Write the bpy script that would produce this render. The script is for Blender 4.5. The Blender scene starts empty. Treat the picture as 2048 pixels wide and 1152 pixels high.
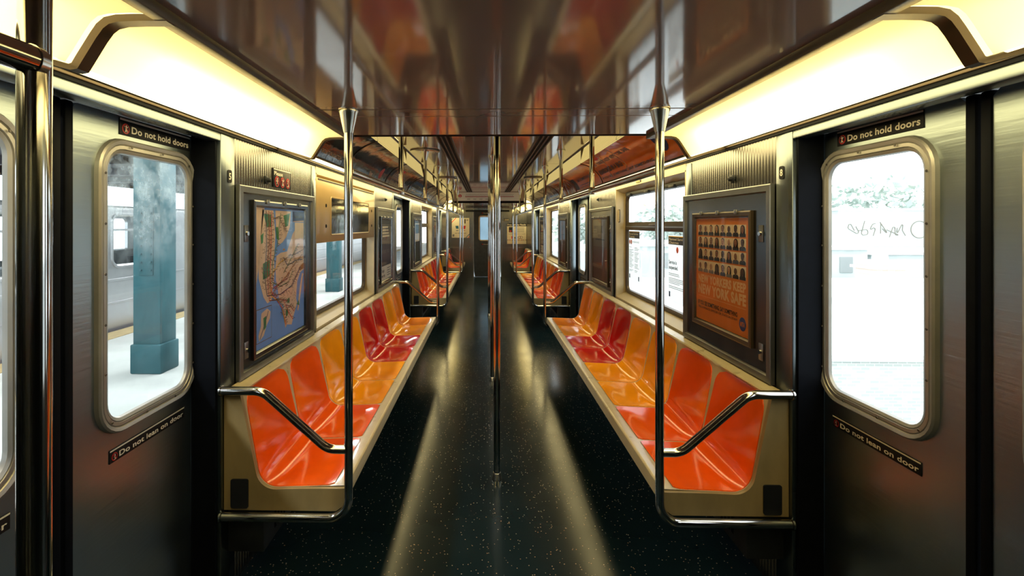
import bpy, bmesh, math, random
from mathutils import Vector, Matrix
random.seed(7)
SC = bpy.context.scene
COL = SC.collection
PI = math.pi

# ------------------------------------------------------------------ camera
cam_d = bpy.data.cameras.new('camera')
cam = bpy.data.objects.new('camera', cam_d)
COL.objects.link(cam)
SC.camera = cam
cam_d.sensor_width = 36.0
cam_d.lens = 36.0 * 1000.0 / 2048.0
cam_d.shift_x = (1024 - 948) / 2048.0
cam_d.shift_y = -(576 - 449) / 2048.0
cam_d.clip_start = 0.02
cam.location = (-0.068, 0.0, 1.45)
cam.rotation_euler = (PI / 2, 0, 0.022)

# ------------------------------------------------------------------ world, sun, exposure
W = bpy.data.worlds.new('sky')
SC.world = W
W.use_nodes = True
wn = W.node_tree.nodes
wl = W.node_tree.links
wn.clear()
w_out = wn.new('ShaderNodeOutputWorld')
w_bg = wn.new('ShaderNodeBackground')
w_tc = wn.new('ShaderNodeTexCoord')
w_no = wn.new('ShaderNodeTexNoise')
w_rp = wn.new('ShaderNodeValToRGB')
w_no.inputs['Scale'].default_value = 2.0
w_no.inputs['Detail'].default_value = 4.0
w_rp.color_ramp.elements[0].color = (0.84, 0.94, 1.0, 1)
w_rp.color_ramp.elements[1].color = (0.97, 0.99, 1.0, 1)
w_bg.inputs['Strength'].default_value = 2.7
wl.new(w_tc.outputs['Generated'], w_no.inputs['Vector'])
wl.new(w_no.outputs['Fac'], w_rp.inputs['Fac'])
wl.new(w_rp.outputs['Color'], w_bg.inputs['Color'])
wl.new(w_bg.outputs['Background'], w_out.inputs['Surface'])

sun_d = bpy.data.lights.new('sun', 'SUN')
sun_d.energy = 2.0
sun_d.angle = 0.05
sun_d.color = (1.0, 0.97, 0.9)
sun = bpy.data.objects.new('sun', sun_d)
COL.objects.link(sun)
sun.location = (-6, -8, 20)
sun.rotation_euler = Vector((0.42, 0.45, -1.0)).to_track_quat('-Z', 'Y').to_euler()

SC.view_settings.view_transform = 'Standard'
SC.view_settings.look = 'None'
SC.view_settings.exposure = 0.30
SC.view_settings.gamma = 1.0
SC.view_settings.use_curve_mapping = False
try:
    SC.cycles.use_denoising = True
    SC.cycles.max_bounces = 10
    SC.cycles.transparent_max_bounces = 12
    SC.cycles.caustics_reflective = False
    SC.cycles.caustics_refractive = False
    SC.cycles.sample_clamp_indirect = 6.0
except Exception:
    pass

# lamp brightness (the lamps themselves are built further down)
TUBE_E = 11.0
DIFF_E = 0.36
LENS_E = 5.6
RIB_E = 0.54
LAMP_COL = (1.0, 0.89, 0.42)
LENS_COL = (1.0, 0.80, 0.36)


# ------------------------------------------------------------------ materials
def rgb(r, g, b):
    def f(c):
        c /= 255.0
        return c / 12.92 if c <= 0.04045 else ((c + 0.055) / 1.055) ** 2.4
    return (f(r), f(g), f(b))


class NT:
    def __init__(self, m):
        m.use_nodes = True
        self.t = m.node_tree
        self.t.nodes.clear()
        self.out = self.n('ShaderNodeOutputMaterial')

    def n(self, kind, **kw):
        nd = self.t.nodes.new(kind)
        for k, v in kw.items():
            setattr(nd, k, v)
        return nd

    def l(self, a, b):
        self.t.links.new(a, b)


def pm(name, col, rough=0.5, metal=0.0, var=0.12, scale=14.0, stretch=(1, 1, 1), bump=0.0, bscale=40.0, bstretch=(1, 1, 1),
       spec=0.5, coat=0.0, rvar=0.08, detail=4.0, col2=None, emit=None, estr=0.0, bdist=0.004):
    """procedural material: noise driven colour, roughness and bump"""
    m = bpy.data.materials.new(name)
    t = NT(m)
    b = t.n('ShaderNodeBsdfPrincipled')
    t.l(b.outputs[0], t.out.inputs['Surface'])
    tc = t.n('ShaderNodeTexCoord')
    mp = t.n('ShaderNodeMapping')
    mp.inputs['Scale'].default_value = stretch
    t.l(tc.outputs['Object'], mp.inputs['Vector'])
    no = t.n('ShaderNodeTexNoise')
    no.inputs['Scale'].default_value = scale
    no.inputs['Detail'].default_value = detail
    t.l(mp.outputs[0], no.inputs['Vector'])
    rp = t.n('ShaderNodeValToRGB')
    rp.color_ramp.elements[0].position = 0.3
    rp.color_ramp.elements[1].position = 0.7
    c2 = col2 if col2 else tuple(c * (1 + var) for c in col)
    c1 = col if col2 else tuple(c * (1 - var) for c in col)
    rp.color_ramp.elements[0].color = (*c1, 1)
    rp.color_ramp.elements[1].color = (*c2, 1)
    t.l(no.outputs['Fac'], rp.inputs['Fac'])
    t.l(rp.outputs['Color'], b.inputs['Base Color'])
    mr = t.n('ShaderNodeMapRange')
    mr.inputs['To Min'].default_value = max(0.0, rough - rvar)
    mr.inputs['To Max'].default_value = min(1.0, rough + rvar)
    t.l(no.outputs['Fac'], mr.inputs['Value'])
    t.l(mr.outputs[0], b.inputs['Roughness'])
    b.inputs['Metallic'].default_value = metal
    b.inputs['Specular IOR Level'].default_value = spec
    b.inputs['Coat Weight'].default_value = coat
    b.inputs['Coat Roughness'].default_value = 0.06
    if bump > 0:
        mp2 = t.n('ShaderNodeMapping')
        mp2.inputs['Scale'].default_value = bstretch
        t.l(tc.outputs['Object'], mp2.inputs['Vector'])
        n2 = t.n('ShaderNodeTexNoise')
        n2.inputs['Scale'].default_value = bscale
        n2.inputs['Detail'].default_value = 3.0
        t.l(mp2.outputs[0], n2.inputs['Vector'])
        bp = t.n('ShaderNodeBump')
        bp.inputs['Strength'].default_value = bump
        bp.inputs['Distance'].default_value = bdist
        t.l(n2.outputs['Fac'], bp.inputs['Height'])
        t.l(bp.outputs[0], b.inputs['Normal'])
    if emit:
        b.inputs['Emission Color'].default_value = (*emit, 1)
        b.inputs['Emission Strength'].default_value = estr
    return m


M = {}
M['steel'] = pm('brushed_steel', (0.24, 0.26, 0.265), 0.25, 1.0, 0.10, 5.0, (1, 1, 0.25), 0.12, 60, (1, 1, 0.05), rvar=0.07)
M['steel_pillar'] = pm('pillar_steel', (0.18, 0.215, 0.235), 0.28, 1.0, 0.08, 6.0, (1, 1, 0.2), 0.1, 70, (1, 1, 0.05), rvar=0.06)
M['door_steel'] = pm('door_steel', (0.31, 0.375, 0.405), 0.33, 1.0, 0.14, 2.6, (1, 1, 0.6), 0.15, 80, (1, 0.06, 1), rvar=0.10)
M['frame_steel'] = pm('frame_steel', (0.27, 0.275, 0.27), 0.32, 0.9, 0.12, 9.0, rvar=0.06)
M['case_steel'] = pm('case_steel', (0.15, 0.16, 0.17), 0.24, 1.0, 0.12, 7.0, (1, 1, 0.3), rvar=0.08)
M['chrome'] = pm('polished_tube', (0.50, 0.49, 0.48), 0.09, 1.0, 0.06, 8.0, (1, 1, 0.2), rvar=0.03)
M['cone'] = pm('cast_socket', (0.60, 0.58, 0.52), 0.24, 1.0, 0.06, 12.0, rvar=0.05)
M['cream'] = pm('cream_fibreglass', rgb(178, 160, 120), 0.38, 0, 0.08, 10.0, bump=0.05, bscale=300)
M['shell'] = pm('bench_shell', rgb(196, 182, 146), 0.30, 0, 0.08, 12.0, coat=0.2)
M['endpanel'] = pm('bench_end', rgb(150, 132, 92), 0.42, 0, 0.25, 9.0, (1, 1, 0.4), detail=8)
M['panelbox'] = pm('equipment_cover', rgb(178, 150, 98), 0.34, 0, 0.06, 6.0, coat=0.15)
M['bronze'] = pm('bronze_trim', rgb(84, 72, 56), 0.38, 0.5, 0.12, 10.0)
M['black'] = pm('black_rubber_and_shade', (0.004, 0.005, 0.008), 0.6, 0, 0.2, 30.0, spec=0.06)
M['dark'] = pm('dark_cover', (0.012, 0.014, 0.018), 0.5, 0, 0.2, 20.0, spec=0.3)
M['heater'] = pm('heater_steel', (0.05, 0.055, 0.06), 0.45, 0.7, 0.2, 12.0)
M['window_ring'] = pm('window_ring', (0.42, 0.41, 0.385), 0.42, 0.7, 0.12, 9.0, rvar=0.08)
M['screw'] = pm('screw_steel', (0.12, 0.11, 0.10), 0.4, 0.9, 0.2, 60.0)
M['paper'] = pm('paper', rgb(244, 240, 222), 0.6, 0, 0.03, 6.0)
M['white_ink'] = pm('white_ink', rgb(235, 230, 214), 0.5, 0, 0.02, 10.0)
M['black_ink'] = pm('black_ink', (0.008, 0.009, 0.011), 0.4, 0, 0.1, 20.0)
M['grey_ink'] = pm('grey_ink', rgb(120, 120, 122), 0.6, 0, 0.1, 40.0)
M['red_ink'] = pm('red_ink', rgb(196, 28, 30), 0.45, 0, 0.06, 20.0)
M['orange_red'] = pm('orange_red_ink', rgb(240, 70, 36), 0.45, 0, 0.05, 20.0)
M['yellow_ink'] = pm('yellow_ink', rgb(244, 200, 40), 0.45, 0, 0.05, 20.0)
M['blue_ink'] = pm('blue_ink', rgb(28, 62, 128), 0.45, 0, 0.06, 20.0)
M['teal_ink'] = pm('teal_ink', rgb(24, 92, 128), 0.45, 0, 0.06, 20.0)
M['sign_black'] = pm('sign_black', (0.010, 0.010, 0.012), 0.5, 0, 0.2, 20.0, spec=0.2)
M['water'] = pm('map_water', rgb(118, 168, 250), 0.5, 0, 0.05, 8.0)
M['land'] = pm('map_land', rgb(236, 208, 186), 0.5, 0, 0.05, 9.0)
M['park'] = pm('map_park', rgb(70, 142, 96), 0.5, 0, 0.06, 20.0)
M['airport'] = pm('map_airport', rgb(184, 128, 74), 0.5, 0, 0.06, 20.0)
M['mapline'] = pm('map_line', rgb(120, 96, 84), 0.5, 0, 0.2, 30.0)
M['orange_poster'] = pm('orange_poster', rgb(226, 128, 40), 0.5, 0, 0.05, 6.0)
M['tan_card'] = pm('portrait_card', rgb(238, 216, 180), 0.5, 0, 0.08, 20.0)
M['face_a'] = pm('print_face_light', rgb(196, 146, 112), 0.5, 0, 0.1, 40.0)
M['face_b'] = pm('print_face_mid', rgb(146, 98, 70), 0.5, 0, 0.1, 40.0)
M['face_c'] = pm('print_face_dark', rgb(86, 56, 42), 0.5, 0, 0.1, 40.0)
M['hair'] = pm('print_hair', rgb(30, 22, 20), 0.5, 0, 0.3, 40.0)
M['cloth_a'] = pm('print_cloth_dark', rgb(28, 30, 42), 0.5, 0, 0.3, 40.0)
M['cloth_b'] = pm('print_cloth_blue', rgb(66, 76, 98), 0.5, 0, 0.2, 40.0)
M['pale_orange'] = pm('pale_lettering', rgb(240, 196, 144), 0.5, 0, 0.03, 20.0)
M['ceil'] = pm('ceiling_laminate', rgb(158, 130, 117), 0.09, 0, 0.06, 3.0, bump=0.06, bscale=9.0, spec=0.6, coat=0.5, rvar=0.03, bdist=0.002)
M['ceil_dark'] = pm('ceiling_gap', (0.01, 0.008, 0.007), 0.6, 0, 0.2, 20.0, spec=0.1)
M['roof'] = pm('car_roof', (0.12, 0.12, 0.12), 0.6, 0.3, 0.1, 4.0)
SEATC = {
    'o': rgb(242, 92, 14), 'y': rgb(248, 162, 12), 'r': rgb(198, 22, 18), 'a': rgb(240, 138, 24), 'd': rgb(232, 72, 18),
}
for k, c in SEATC.items():
    M['seat_' + k] = pm('seat_plastic_' + k, c, 0.13, 0, 0.10, 5.0, coat=0.0, spec=0.45, rvar=0.02, bump=0.006, bscale=14.0, detail=6)


def floor_material():
    m = bpy.data.materials.new('speckled_floor')
    t = NT(m)
    b = t.n('ShaderNodeBsdfPrincipled')
    t.l(b.outputs[0], t.out.inputs['Surface'])
    tc = t.n('ShaderNodeTexCoord')
    vo = t.n('ShaderNodeTexVoronoi')
    vo.inputs['Scale'].default_value = 58.0
    t.l(tc.outputs['Object'], vo.inputs['Vector'])
    lt = t.n('ShaderNodeMath', operation='LESS_THAN')
    lt.inputs[1].default_value = 0.14
    t.l(vo.outputs['Distance'], lt.inputs[0])
    sp = t.n('ShaderNodeSeparateColor')
    t.l(vo.outputs['Color'], sp.inputs[0])
    gt = t.n('ShaderNodeMath', operation='GREATER_THAN')
    gt.inputs[1].default_value = 0.35
    t.l(sp.outputs[0], gt.inputs[0])
    mu = t.n('ShaderNodeMath', operation='MULTIPLY')
    t.l(lt.outputs[0], mu.inputs[0])
    t.l(gt.outputs[0], mu.inputs[1])
    fl = t.n('ShaderNodeMix', data_type='RGBA')
    fl.inputs['A'].default_value = (0.55, 0.50, 0.40, 1)
    fl.inputs['B'].default_value = (0.55, 0.30, 0.16, 1)
    t.l(sp.outputs[1], fl.inputs['Factor'])
    no = t.n('ShaderNodeTexNoise')
    no.inputs['Scale'].default_value = 3.0
    no.inputs['Detail'].default_value = 8.0
    t.l(tc.outputs['Object'], no.inputs['Vector'])
    rp = t.n('ShaderNodeValToRGB')
    rp.color_ramp.elements[0].color = (0.005, 0.014, 0.019, 1)
    rp.color_ramp.elements[1].color = (0.010, 0.024, 0.030, 1)
    t.l(no.outputs['Fac'], rp.inputs['Fac'])
    mx = t.n('ShaderNodeMix', data_type='RGBA')
    t.l(mu.outputs[0], mx.inputs['Factor'])
    t.l(rp.outputs['Color'], mx.inputs['A'])
    t.l(fl.outputs['Result'], mx.inputs['B'])
    t.l(mx.outputs['Result'], b.inputs['Base Color'])
    mr = t.n('ShaderNodeMapRange')
    mr.inputs['To Min'].default_value = 0.11
    mr.inputs['To Max'].default_value = 0.24
    t.l(no.outputs['Fac'], mr.inputs['Value'])
    t.l(mr.outputs[0], b.inputs['Roughness'])
    b.inputs['Specular IOR Level'].default_value = 0.19
    return m


def fluted_material():
    m = bpy.data.materials.new('fluted_steel')
    t = NT(m)
    b = t.n('ShaderNodeBsdfPrincipled')
    t.l(b.outputs[0], t.out.inputs['Surface'])
    tc = t.n('ShaderNodeTexCoord')
    wv = t.n('ShaderNodeTexWave', wave_type='BANDS', bands_direction='DIAGONAL', wave_profile='SIN')
    mp = t.n('ShaderNodeMapping')
    mp.inputs['Scale'].default_value = (1, 1, 0.0)
    t.l(tc.outputs['Object'], mp.inputs['Vector'])
    t.l(mp.outputs[0], wv.inputs['Vector'])
    wv.inputs['Scale'].default_value = 28.0
    bp = t.n('ShaderNodeBump')
    bp.inputs['Strength'].default_value = 0.22
    bp.inputs['Distance'].default_value = 0.004
    t.l(wv.outputs['Fac'], bp.inputs['Height'])
    t.l(bp.outputs[0], b.inputs['Normal'])
    no = t.n('ShaderNodeTexNoise')
    no.inputs['Scale'].default_value = 5.0
    t.l(tc.outputs['Object'], no.inputs['Vector'])
    rp = t.n('ShaderNodeValToRGB')
    rp.color_ramp.elements[0].color = (0.14, 0.14, 0.135, 1)
    rp.color_ramp.elements[1].color = (0.21, 0.21, 0.20, 1)
    t.l(no.outputs['Fac'], rp.inputs['Fac'])
    t.l(rp.outputs['Color'], b.inputs['Base Color'])
    b.inputs['Metallic'].default_value = 1.0
    b.inputs['Roughness'].default_value = 0.27
    return m


def emit_mat(name, col, strength, trans=None, gloss=0.0):
    m = bpy.data.materials.new(name)
    t = NT(m)
    e = t.n('ShaderNodeEmission')
    tc = t.n('ShaderNodeTexCoord')
    no = t.n('ShaderNodeTexNoise')
    no.inputs['Scale'].default_value = 6.0
    t.l(tc.outputs['Object'], no.inputs['Vector'])
    rp = t.n('ShaderNodeValToRGB')
    rp.color_ramp.elements[0].color = (col[0] * .97, col[1] * .96, col[2] * .94, 1)
    rp.color_ramp.elements[1].color = (*col, 1)
    t.l(no.outputs['Fac'], rp.inputs['Fac'])
    t.l(rp.outputs['Color'], e.inputs['Color'])
    e.inputs['Strength'].default_value = strength
    last = e.outputs[0]
    if trans:
        tr = t.n('ShaderNodeBsdfTranslucent')
        tr.inputs['Color'].default_value = (*trans, 1)
        ad = t.n('ShaderNodeAddShader')
        t.l(e.outputs[0], ad.inputs[0])
        t.l(tr.outputs[0], ad.inputs[1])
        last = ad.outputs[0]
    t.l(last, t.out.inputs['Surface'])
    return m


def ribbed_lamp(name, col, strength):
    """prismatic lamp lens: fine ribs along the car, lit from inside"""
    m = bpy.data.materials.new(name)
    t = NT(m)
    tc = t.n('ShaderNodeTexCoord')
    wv = t.n('ShaderNodeTexWave', wave_type='BANDS', bands_direction='Z')
    wv.inputs['Scale'].default_value = 26.0
    t.l(tc.outputs['Object'], wv.inputs['Vector'])
    b = t.n('ShaderNodeBsdfPrincipled')
    b.inputs['Base Color'].default_value = (0.45, 0.38, 0.2, 1)
    b.inputs['Roughness'].default_value = 0.3
    bp = t.n('ShaderNodeBump')
    bp.inputs['Strength'].default_value = 0.5
    bp.inputs['Distance'].default_value = 0.004
    t.l(wv.outputs['Fac'], bp.inputs['Height'])
    t.l(bp.outputs[0], b.inputs['Normal'])
    mr = t.n('ShaderNodeMapRange')
    mr.inputs['To Min'].default_value = strength * 0.75
    mr.inputs['To Max'].default_value = strength
    t.l(wv.outputs['Fac'], mr.inputs['Value'])
    b.inputs['Emission Color'].default_value = (*col, 1)
    t.l(mr.outputs[0], b.inputs['Emission Strength'])
    t.l(b.outputs[0], t.out.inputs['Surface'])
    return m


def glass_mat(name, tint=(0.93, 0.97, 0.97), dirt=0.0, dirt_col=(0.75, 0.82, 0.85), zlo=1.2, zhi=1.5, scale=9.0):
    m = bpy.data.materials.new(name)
    t = NT(m)
    tr = t.n('ShaderNodeBsdfTransparent')
    tr.inputs['Color'].default_value = (*tint, 1)
    gl = t.n('ShaderNodeBsdfGlossy')
    gl.inputs['Roughness'].default_value = 0.03
    ge = t.n('ShaderNodeNewGeometry')
    dt = t.n('ShaderNodeVectorMath', operation='DOT_PRODUCT')
    t.l(ge.outputs['Normal'], dt.inputs[0])
    t.l(ge.outputs['Incoming'], dt.inputs[1])
    ab = t.n('ShaderNodeMath', operation='ABSOLUTE')
    t.l(dt.outputs['Value'], ab.inputs[0])
    iv = t.n('ShaderNodeMath', operation='SUBTRACT')
    iv.inputs[0].default_value = 1.0
    t.l(ab.outputs[0], iv.inputs[1])
    pw = t.n('ShaderNodeMath', operation='POWER')
    pw.inputs[1].default_value = 5.0
    t.l(iv.outputs[0], pw.inputs[0])
    ma = t.n('ShaderNodeMath', operation='MULTIPLY_ADD')
    ma.inputs[1].default_value = 0.45
    ma.inputs[2].default_value = 0.06
    t.l(pw.outputs[0], ma.inputs[0])
    mx = t.n('ShaderNodeMixShader')
    t.l(ma.outputs[0], mx.inputs[0])
    t.l(tr.outputs[0], mx.inputs[1])
    t.l(gl.outputs[0], mx.inputs[2])
    last = mx.outputs[0]
    tc = t.n('ShaderNodeTexCoord')
    no = t.n('ShaderNodeTexNoise')
    no.inputs['Scale'].default_value = scale
    no.inputs['Detail'].default_value = 9.0
    no.inputs['Roughness'].default_value = 0.72
    t.l(tc.outputs['Object'], no.inputs['Vector'])
    if dirt > 0:
        df = t.n('ShaderNodeBsdfTranslucent')
        df.inputs['Color'].default_value = (*dirt_col, 1)
        d2 = t.n('ShaderNodeBsdfDiffuse')
        d2.inputs['Color'].default_value = (*dirt_col, 1)
        ms = t.n('ShaderNodeMixShader')
        ms.inputs[0].default_value = 0.4
        t.l(df.outputs[0], ms.inputs[1])
        t.l(d2.outputs[0], ms.inputs[2])
        sp = t.n('ShaderNodeSeparateXYZ')
        t.l(tc.outputs['Object'], sp.inputs[0])
        mr = t.n('ShaderNodeMapRange', interpolation_type='SMOOTHSTEP')
        mr.inputs['From Min'].default_value = zlo
        mr.inputs['From Max'].default_value = zhi
        mr.inputs['To Min'].default_value = 0.08
        mr.inputs['To Max'].default_value = 1.0
        t.l(sp.outputs['Z'], mr.inputs['Value'])
        r2 = t.n('ShaderNodeMapRange')
        r2.inputs['From Min'].default_value = 0.38
        r2.inputs['From Max'].default_value = 0.72
        r2.inputs['To Max'].default_value = dirt
        t.l(no.outputs['Fac'], r2.inputs['Value'])
        mu = t.n('ShaderNodeMath', operation='MULTIPLY')
        t.l(mr.outputs[0], mu.inputs[0])
        t.l(r2.outputs[0], mu.inputs[1])
        m2 = t.n('ShaderNodeMixShader')
        t.l(mu.outputs[0], m2.inputs[0])
        t.l(last, m2.inputs[1])
        t.l(ms.outputs[0], m2.inputs[2])
        last = m2.outputs[0]
    t.l(last, t.out.inputs['Surface'])
    return m


def brick_mat(name, c1, c2, mortar, scale=1.0):
    m = bpy.data.materials.new(name)
    t = NT(m)
    b = t.n('ShaderNodeBsdfPrincipled')
    tc = t.n('ShaderNodeTexCoord')
    mp = t.n('ShaderNodeMapping')
    mp.inputs['Rotation'].default_value = (PI / 2, 0, 0)
    t.l(tc.outputs['Object'], mp.inputs['Vector'])
    br = t.n('ShaderNodeTexBrick')
    br.inputs['Color1'].default_value = (*c1, 1)
    br.inputs['Color2'].default_value = (*c2, 1)
    br.inputs['Mortar'].default_value = (*mortar, 1)
    br.inputs['Scale'].default_value = scale
    br.inputs['Brick Width'].default_value = 0.22
    br.inputs['Row Height'].default_value = 0.08
    br.inputs['Mortar Size'].default_value = 0.008
    t.l(mp.outputs[0], br.inputs['Vector'])
    t.l(br.outputs['Color'], b.inputs['Base Color'])
    b.inputs['Roughness'].default_value = 0.9
    t.l(b.outputs[0], t.out.inputs['Surface'])
    return m


M['floor'] = floor_material()
M['fluted'] = fluted_material()
M['diffuser'] = emit_mat('lamp_diffuser', LAMP_COL, DIFF_E, (1.0, 0.88, 0.55))
M['tube'] = emit_mat('fluorescent_tube', (1.0, 0.90, 0.60), TUBE_E)
M['lens'] = emit_mat('lamp_lens', LENS_COL, LENS_E)
M['rib'] = ribbed_lamp('ribbed_lamp_lens', (1.0, 0.76, 0.25), RIB_E)
M['plainrib'] = emit_mat('plain_lamp_lens', (1.0, 0.76, 0.27), RIB_E * 0.95)
M['glass'] = glass_mat('window_glass')
M['glass_haze'] = glass_mat('hazy_window_glass', (0.86, 0.93, 0.95), 0.80, (0.46, 0.58, 0.64), 1.25, 1.52, 9.0)
M['plexi'] = glass_mat('scratched_cover', (0.96, 0.96, 0.95))
M['cabglass'] = pm('next_car_glass', rgb(150, 178, 196), 0.2, 0, 0.1, 3.0)
M['thin_paper'] = pm('thin_paper', rgb(232, 232, 226), 0.7, 0, 0.02, 8.0)
_t = M['thin_paper'].node_tree
_tr = _t.nodes.new('ShaderNodeBsdfTranslucent')
_tr.inputs['Color'].default_value = (0.8, 0.82, 0.8, 1)
_mx = _t.nodes.new('ShaderNodeMixShader')
_mx.inputs[0].default_value = 0.6
_bs = [n for n in _t.nodes if n.type == 'BSDF_PRINCIPLED'][0]
_ou = [n for n in _t.nodes if n.type == 'OUTPUT_MATERIAL'][0]
_t.links.new(_bs.outputs[0], _mx.inputs[1])
_t.links.new(_tr.outputs[0], _mx.inputs[2])
_t.links.new(_mx.outputs[0], _ou.inputs['Surface'])
M['screen'] = pm('dark_screen', (0.012, 0.012, 0.014), 0.05, 0, 0.2, 4.0, bump=0.25, bscale=6.0, spec=0.8, coat=0.6, rvar=0.02, bdist=0.004)


# ------------------------------------------------------------------ mesh building
class MB:
    def __init__(self):
        self.bm = bmesh.new()
        self.mats = []

    def mi(self, m):
        m = M[m] if isinstance(m, str) else m
        if m not in self.mats:
            self.mats.append(m)
        return self.mats.index(m)

    def face(self, pts, m):
        k = self.mi(m)
        try:
            f = self.bm.faces.new([self.bm.verts.new(p) for p in pts])
            f.material_index = k
            return f
        except ValueError:
            return None

    def box(self, x0, x1, y0, y1, z0, z1, m, bev=0.0):
        x0, x1 = min(x0, x1), max(x0, x1)
        y0, y1 = min(y0, y1), max(y0, y1)
        k = self.mi(m)
        v = [self.bm.verts.new((x, y, z)) for x in (x0, x1) for y in (y0, y1) for z in (z0, z1)]
        fs = []
        for q in ((0, 1, 3, 2), (4, 6, 7, 5), (0, 4, 5, 1), (2, 3, 7, 6), (0, 2, 6, 4), (1, 5, 7, 3)):
            f = self.bm.faces.new([v[i] for i in q])
            f.material_index = k
            fs.append(f)
        if bev > 0:
            es = list({e for f in fs for e in f.edges})
            r = bmesh.ops.bevel(self.bm, geom=es, offset=bev, segments=2, profile=0.5, affect='EDGES')
            for f in r['faces']:
                f.material_index = k
        return self

    def loft(self, loops, m, close=True, cap0=False, cap1=False):
        """loops: lists of points of equal length"""
        k = self.mi(m)
        vv = [[self.bm.verts.new(p) for p in lp] for lp in loops]
        n = len(vv[0])
        for a, b in zip(vv, vv[1:]):
            for i in range(n if close else n - 1):
                j = (i + 1) % n
                try:
                    f = self.bm.faces.new((a[i], a[j], b[j], b[i]))
                    f.material_index = k
                except ValueError:
                    pass
        for c, lp in ((cap0, vv[0]), (cap1, vv[-1])):
            if c:
                f = self.bm.faces.new(lp)
                f.material_index = k
        return self

    def grid(self, fn, nu, nv, m):
        return self.loft([[fn(i / nu, j / nv) for i in range(nu + 1)] for j in range(nv + 1)], m, close=False)

    def tube(self, pts, r, m, seg=14, caps=True):
        pts = [Vector(p) for p in pts]
        loops = []
        t0 = (pts[1] - pts[0]).normalized()
        a = Vector((0, 0, 1)) if abs(t0.z) < 0.9 else Vector((1, 0, 0))
        nrm = t0.cross(a).normalized()
        for i, p in enumerate(pts):
            d = (pts[min(i + 1, len(pts) - 1)] - pts[max(i - 1, 0)]).normalized()
            nrm = (nrm - d * nrm.dot(d)).normalized()
            bi = d.cross(nrm)
            rr = r[i] if isinstance(r, (list, tuple)) else r
            loops.append([p + (nrm * math.cos(2 * PI * k / seg) + bi * math.sin(2 * PI * k / seg)) * rr for k in range(seg)])
        return self.loft(loops, m, True, caps, caps)

    def lathe(self, x, y, prof, m, seg=20):
        """prof: (radius, z) pairs around a vertical axis"""
        return self.loft([[(x + r * math.cos(2 * PI * k / seg), y + r * math.sin(2 * PI * k / seg), z) for k in range(seg)]
                          for r, z in prof], m, True, True, True)

    def prism(self, poly, axis, a0, a1, m):
        """extrude a 2-D polygon: axis 'y' takes (x, z) points, axis 'x' takes (y, z), axis 'z' takes (x, y)"""
        def P(p, a):
            return {'y': (p[0], a, p[1]), 'x': (a, p[0], p[1]), 'z': (p[0], p[1], a)}[axis]
        return self.loft([[P(p, a0) for p in poly], [P(p, a1) for p in poly]], m, True, True, True)

    def build(self, name, parent=None, sharp=35.0, recalc=True):
        bm = self.bm
        if recalc:
            bmesh.ops.recalc_face_normals(bm, faces=bm.faces)
        ca = math.radians(sharp)
        for f in bm.faces:
            f.smooth = True
        for e in bm.edges:
            e.smooth = len(e.link_faces) == 2 and e.calc_face_angle(9.0) < ca
        me = bpy.data.meshes.new(name)
        if parent is not None:
            off = ORG.get(parent, Vector((0, 0, 0)))
            bmesh.ops.translate(bm, verts=bm.verts, vec=-off)
        bm.to_mesh(me)
        bm.free()
        for m in self.mats:
            me.materials.append(m)
        o = bpy.data.objects.new(name, me)
        COL.objects.link(o)
        if parent is not None:
            o.parent = parent
            ORG[o] = ORG.get(parent, Vector((0, 0, 0)))
        else:
            ORG[o] = Vector((0, 0, 0))
        return o


ORG = {}


def tag(o, label, cat, group=None, kind=None):
    o['label'] = label
    o['category'] = cat
    if group:
        o['group'] = group
    if kind:
        o['kind'] = kind
    return o


def struct(o, label=None):
    o['kind'] = 'structure'
    if label:
        o['label'] = label
    return o


def thing(name, loc, label, cat, group=None):
    o = bpy.data.objects.new(name, None)
    COL.objects.link(o)
    o.location = loc
    o.empty_display_size = 0.1
    ORG[o] = Vector(loc)
    return tag(o, label, cat, group)


def copy_tree(o, parent=None):
    c = o.copy()
    COL.objects.link(c)
    if parent:
        c.parent = parent
    ORG[c] = ORG.get(o, Vector((0, 0, 0)))
    for ch in list(o.children):
        copy_tree(ch, c)
    return c


def arc_path(pts, rad, n=7):
    """polyline with rounded corners"""
    pts = [Vector(p) for p in pts]
    out = [pts[0]]
    for a, b, c in zip(pts, pts[1:], pts[2:]):
        d1 = (a - b).normalized()
        d2 = (c - b).normalized()
        ang = d1.angle(d2)
        t = rad / math.tan(ang / 2)
        t = min(t, (a - b).length * 0.49, (c - b).length * 0.49)
        r = t * math.tan(ang / 2)
        cen = b + (d1 + d2).normalized() * (r / math.sin(ang / 2))
        s, e = b + d1 * t - cen, b + d2 * t - cen
        tot = s.angle(e)
        for k in range(n + 1):
            f = k / n
            v = (s * math.sin((1 - f) * tot) + e * math.sin(f * tot)) / math.sin(tot)
            out.append(cen + v)
    out.append(pts[-1])
    return out


def rr(cy, cz, w, h, r, n=7):
    """rounded rectangle as (y, z) points"""
    out = []
    for sx, sz, a0 in ((1, 1, 0), (-1, 1, 90), (-1, -1, 180), (1, -1, 270)):
        for k in range(n + 1):
            a = math.radians(a0 + 90 * k / n)
            out.append((cy + sx * (w / 2 - r) + r * math.cos(a), cz + sz * (h / 2 - r) + r * math.sin(a)))
    return out


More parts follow.
